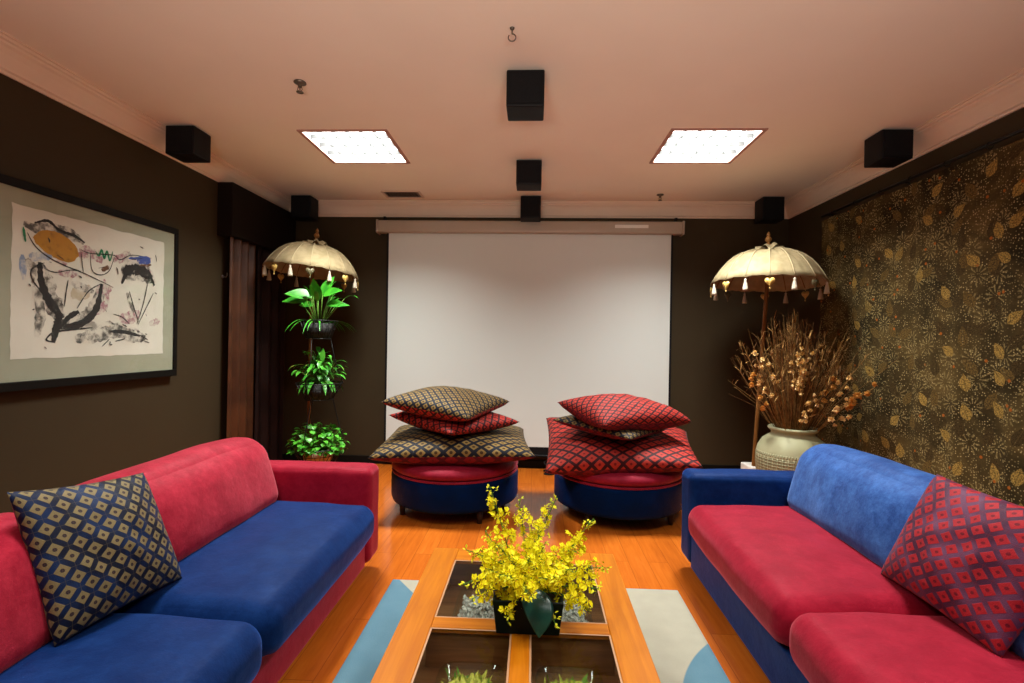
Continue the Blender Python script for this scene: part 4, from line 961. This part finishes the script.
# ------------------------------------------------------------------ plant stand and plants
SX, SY = -1.965, 4.42
t = thing('plant_stand', 'black wire plant stand with three tiered baskets in the left far corner', 'plant stand', (SX, SY, 0))
TI = [(-.01,1.385,.165,.105,.165), (-.0,.83,.20,.12,.15), (.0,.255,.23,.15,.14)]   # dx, z bottom, top radius, bottom radius, height
for k, (dx, zb, rt, rb, hh) in enumerate(TI):
    b = MB(); b.ring((dx,0,zb+hh), rt, .005, 36, 6); b.ring((dx,0,zb), rb, .004, 30, 6); b.ring((dx,0,zb+hh*.55), (rt+rb)/2+.004, .003, 30, 5)
    for i in range(16):
        a = 2*PI*i/16; a2 = a + PI/16
        b.tube([(dx+rb*math.cos(a),rb*math.sin(a),zb),(dx+rt*math.cos(a2),rt*math.sin(a2),zb+hh)], .0025, 5)
        b.tube([(dx+rb*math.cos(a2+PI/16),rb*math.sin(a2+PI/16),zb),(dx+rt*math.cos(a2),rt*math.sin(a2),zb+hh)], .0025, 5)
    for i in range(4):
        a = PI*i/4; b.tube([(dx+rb*math.cos(a),rb*math.sin(a),zb),(dx-rb*math.cos(a),-rb*math.sin(a),zb)], .003, 5)
    b.build('basket', M['wire'], t)
for i in range(3):
    a = 2*PI*i/3 + .35
    b = MB(); c_, s_ = math.cos(a), math.sin(a)
    b.tube([(.22*c_,.22*s_,0),(.17*c_,.17*s_,.12),(.15*c_,.15*s_,.255),(.235*c_,.235*s_,.40),(.17*c_,.17*s_,.62),(.12*c_,.12*s_,.83),(.205*c_,.205*s_,.98),(.13*c_,.13*s_,1.2),(.105*c_-.01,.105*s_,1.385)], .0045, 6); b.build('rod', M['wire'], t)
def pot(t, r0, r1, h, mat):
    b = MB(); b.lathe([(.001,0),(r0,0),(r1,h),(r1-.008,h),(r1-.012,h-.02),(.001,h-.02)], n=32); b.build('pot', mat, t)
    b = MB(); b.lathe([(.001,h-.021),(r1-.012,h-.021),(r1-.013,h-.014),(.001,h-.008)], n=24); b.build('soil', M['soil'], t)
# top: broad arching leaves on long stalks
t = thing('potted_plant', 'potted plant with long broad arching leaves in the top basket', 'potted plant', (SX-.01, SY, 1.391))
pot(t, .095, .125, .135, M['potdark']); r = random.Random(31); b = MB()
big = [(-.30,-.05,.50,.20,.052),(-.16,-.10,.54,.20,.055),(.0,-.08,.50,.19,.050),(.13,-.06,.56,.20,.045),(.23,-.06,.46,.17,.036),(.06,.05,.58,.18,.045),(-.08,.10,.52,.18,.045),(-.2,.1,.45,.17,.04),(.18,.1,.45,.17,.04)]
for (x, y, z, Lf, w) in big:
    z -= .075; p0 = Vector((x*.12, y*.15, .12)); p1 = Vector((x*.34, y*.4, z*.80)); b.tube([p0, p0*.4+p1*.6+Vector((0,0,.02)), p1], [.0045,.004,.003], 5, 1)
    b.leaf(p1, Vector((x*1.8, y*1.4, .12 if abs(x) > .1 else .30)), Lf*1.15, w*1.15, up=Vector((.1*x,-.75,.65)), droop=.5, fold=.18, n=8, shape=.75)
for k in range(18):
    a = r.uniform(0, 2*PI); e = r.uniform(.15,.8); hgt = r.uniform(.15,.34)
    p0 = Vector((.03*math.cos(a), .03*math.sin(a), .12)); d = Vector((math.sin(e)*math.cos(a), math.sin(e)*math.sin(a), math.cos(e))); p1 = p0 + d*hgt
    b.tube([p0, p1], [.004,.0025], 5, 1); b.leaf(p1, d+Vector((0,0,-.1)), r.uniform(.10,.17), r.uniform(.012,.026), droop=1.3, n=7, shape=.8)
for k in range(14):
    a = r.uniform(0, 2*PI); d = Vector((math.cos(a), math.sin(a), .9)); b.leaf((.05*math.cos(a),.05*math.sin(a),.12), d, r.uniform(.26,.40), .007, droop=1.9, n=9)
b.build('foliage', [M['leaf_a'], M['greenstem']], t)
# middle: many narrow pointed leaves
t = thing('potted_plant', 'potted plant with small pointed variegated leaves in the middle basket', 'potted plant', (SX, SY, .836))
pot(t, .10, .135, .135, M['potdark']); b = MB()
for k in range(130):
    a = r.uniform(0, 2*PI); e = r.uniform(0, 1.25); rad = r.uniform(.05,.22)
    p = Vector((rad*math.sin(e)*math.cos(a)*1.0, rad*math.sin(e)*math.sin(a), .15 + rad*math.cos(e)*1.25))
    d = Vector((math.cos(a)*math.sin(e)+r.gauss(0,.3), math.sin(a)*math.sin(e)+r.gauss(0,.3), .45+r.gauss(0,.3)))
    b.tube([(0,0,.12), p], .0015, 4, 1, False); b.leaf(p, d, r.uniform(.07,.13), r.uniform(.014,.024), droop=r.uniform(1,2.4), n=6, shape=.8)
for (x, y, z) in ((.05,-.05,.36),(.0,0,.34),(-.05,.0,.30)):
    b.tube([(0,0,.12),(x,y,z)], .002, 4, 1, False); b.leaf((x,y,z-.02), (x*1.0,y,.9), .13, .026, droop=.3, n=6, shape=.8)
for k in range(12):
    a = r.uniform(0, 2*PI); b.leaf((.10*math.cos(a),.10*math.sin(a),.16), (math.cos(a), math.sin(a), .3), r.uniform(.14,.20), .018, droop=2.2, n=8, shape=.8)
b.build('foliage', [M['leaf_b'], M['greenstem']], t)
# bottom: dense round leaves
t = thing('potted_plant', 'bushy potted plant with round bright leaves in the bottom basket', 'potted plant', (SX, SY, .261))
pot(t, .115, .15, .12, M['potcream']); b = MB()
for k in range(340):
    a = r.uniform(0, 2*PI); e = math.acos(1-r.random()*1.0); rad = r.uniform(.13,.235)
    p = Vector((rad*1.12*math.sin(e)*math.cos(a), rad*1.0*math.sin(e)*math.sin(a), .10 + rad*math.cos(e)*1.15))
    if p.z < .03: continue
    d = Vector((math.cos(a)*math.sin(e)+r.gauss(0,.5), math.sin(a)*math.sin(e)+r.gauss(0,.5), r.gauss(.1,.35)))
    b.tube([(p.x*.3,p.y*.3,.11), p], .0014, 4, 1, False); b.leaf(p, d, r.uniform(.038,.062), r.uniform(.018,.030), droop=1.0, fold=.15, n=5, shape=.75)
b.build('foliage', [M['leaf_c'], M['greenstem']], t)

# ------------------------------------------------------------------ camera, world, view
yaw, pitch, roll = map(math.radians, (2.55, -.15, .92))
F = Vector((-math.sin(yaw)*math.cos(pitch), math.cos(yaw)*math.cos(pitch), math.sin(pitch)))
R0 = Vector((math.cos(yaw), math.sin(yaw), 0)); U0 = R0.cross(F)
Rr = R0*math.cos(roll) + U0*math.sin(roll); U = U0*math.cos(roll) - R0*math.sin(roll)
cam = bpy.data.cameras.new('camera'); cam.sensor_width = 36; cam.lens = 490/1024*36; cam.clip_start = .02
co = bpy.data.objects.new('camera', cam); C.objects.link(co)
mw = Matrix((Rr, U, -F)).transposed().to_4x4(); mw.translation = (0,0,1.4); co.matrix_world = mw
SC.camera = co
w = bpy.data.worlds.new('world'); SC.world = w; w.use_nodes = True
w.node_tree.nodes['Background'].inputs[0].default_value = (.8,.7,.65,1); w.node_tree.nodes['Background'].inputs[1].default_value = .0
SC.view_settings.view_transform = 'Standard'; SC.view_settings.look = 'None'; SC.view_settings.gamma = 1; SC.view_settings.use_curve_mapping = False
SC.view_settings.exposure = 0
SC.cycles.max_bounces = 10; SC.cycles.diffuse_bounces = 6; SC.cycles.transparent_max_bounces = 16; SC.cycles.caustics_reflective = False; SC.cycles.caustics_refractive = False
SC.cycles.use_denoising = True
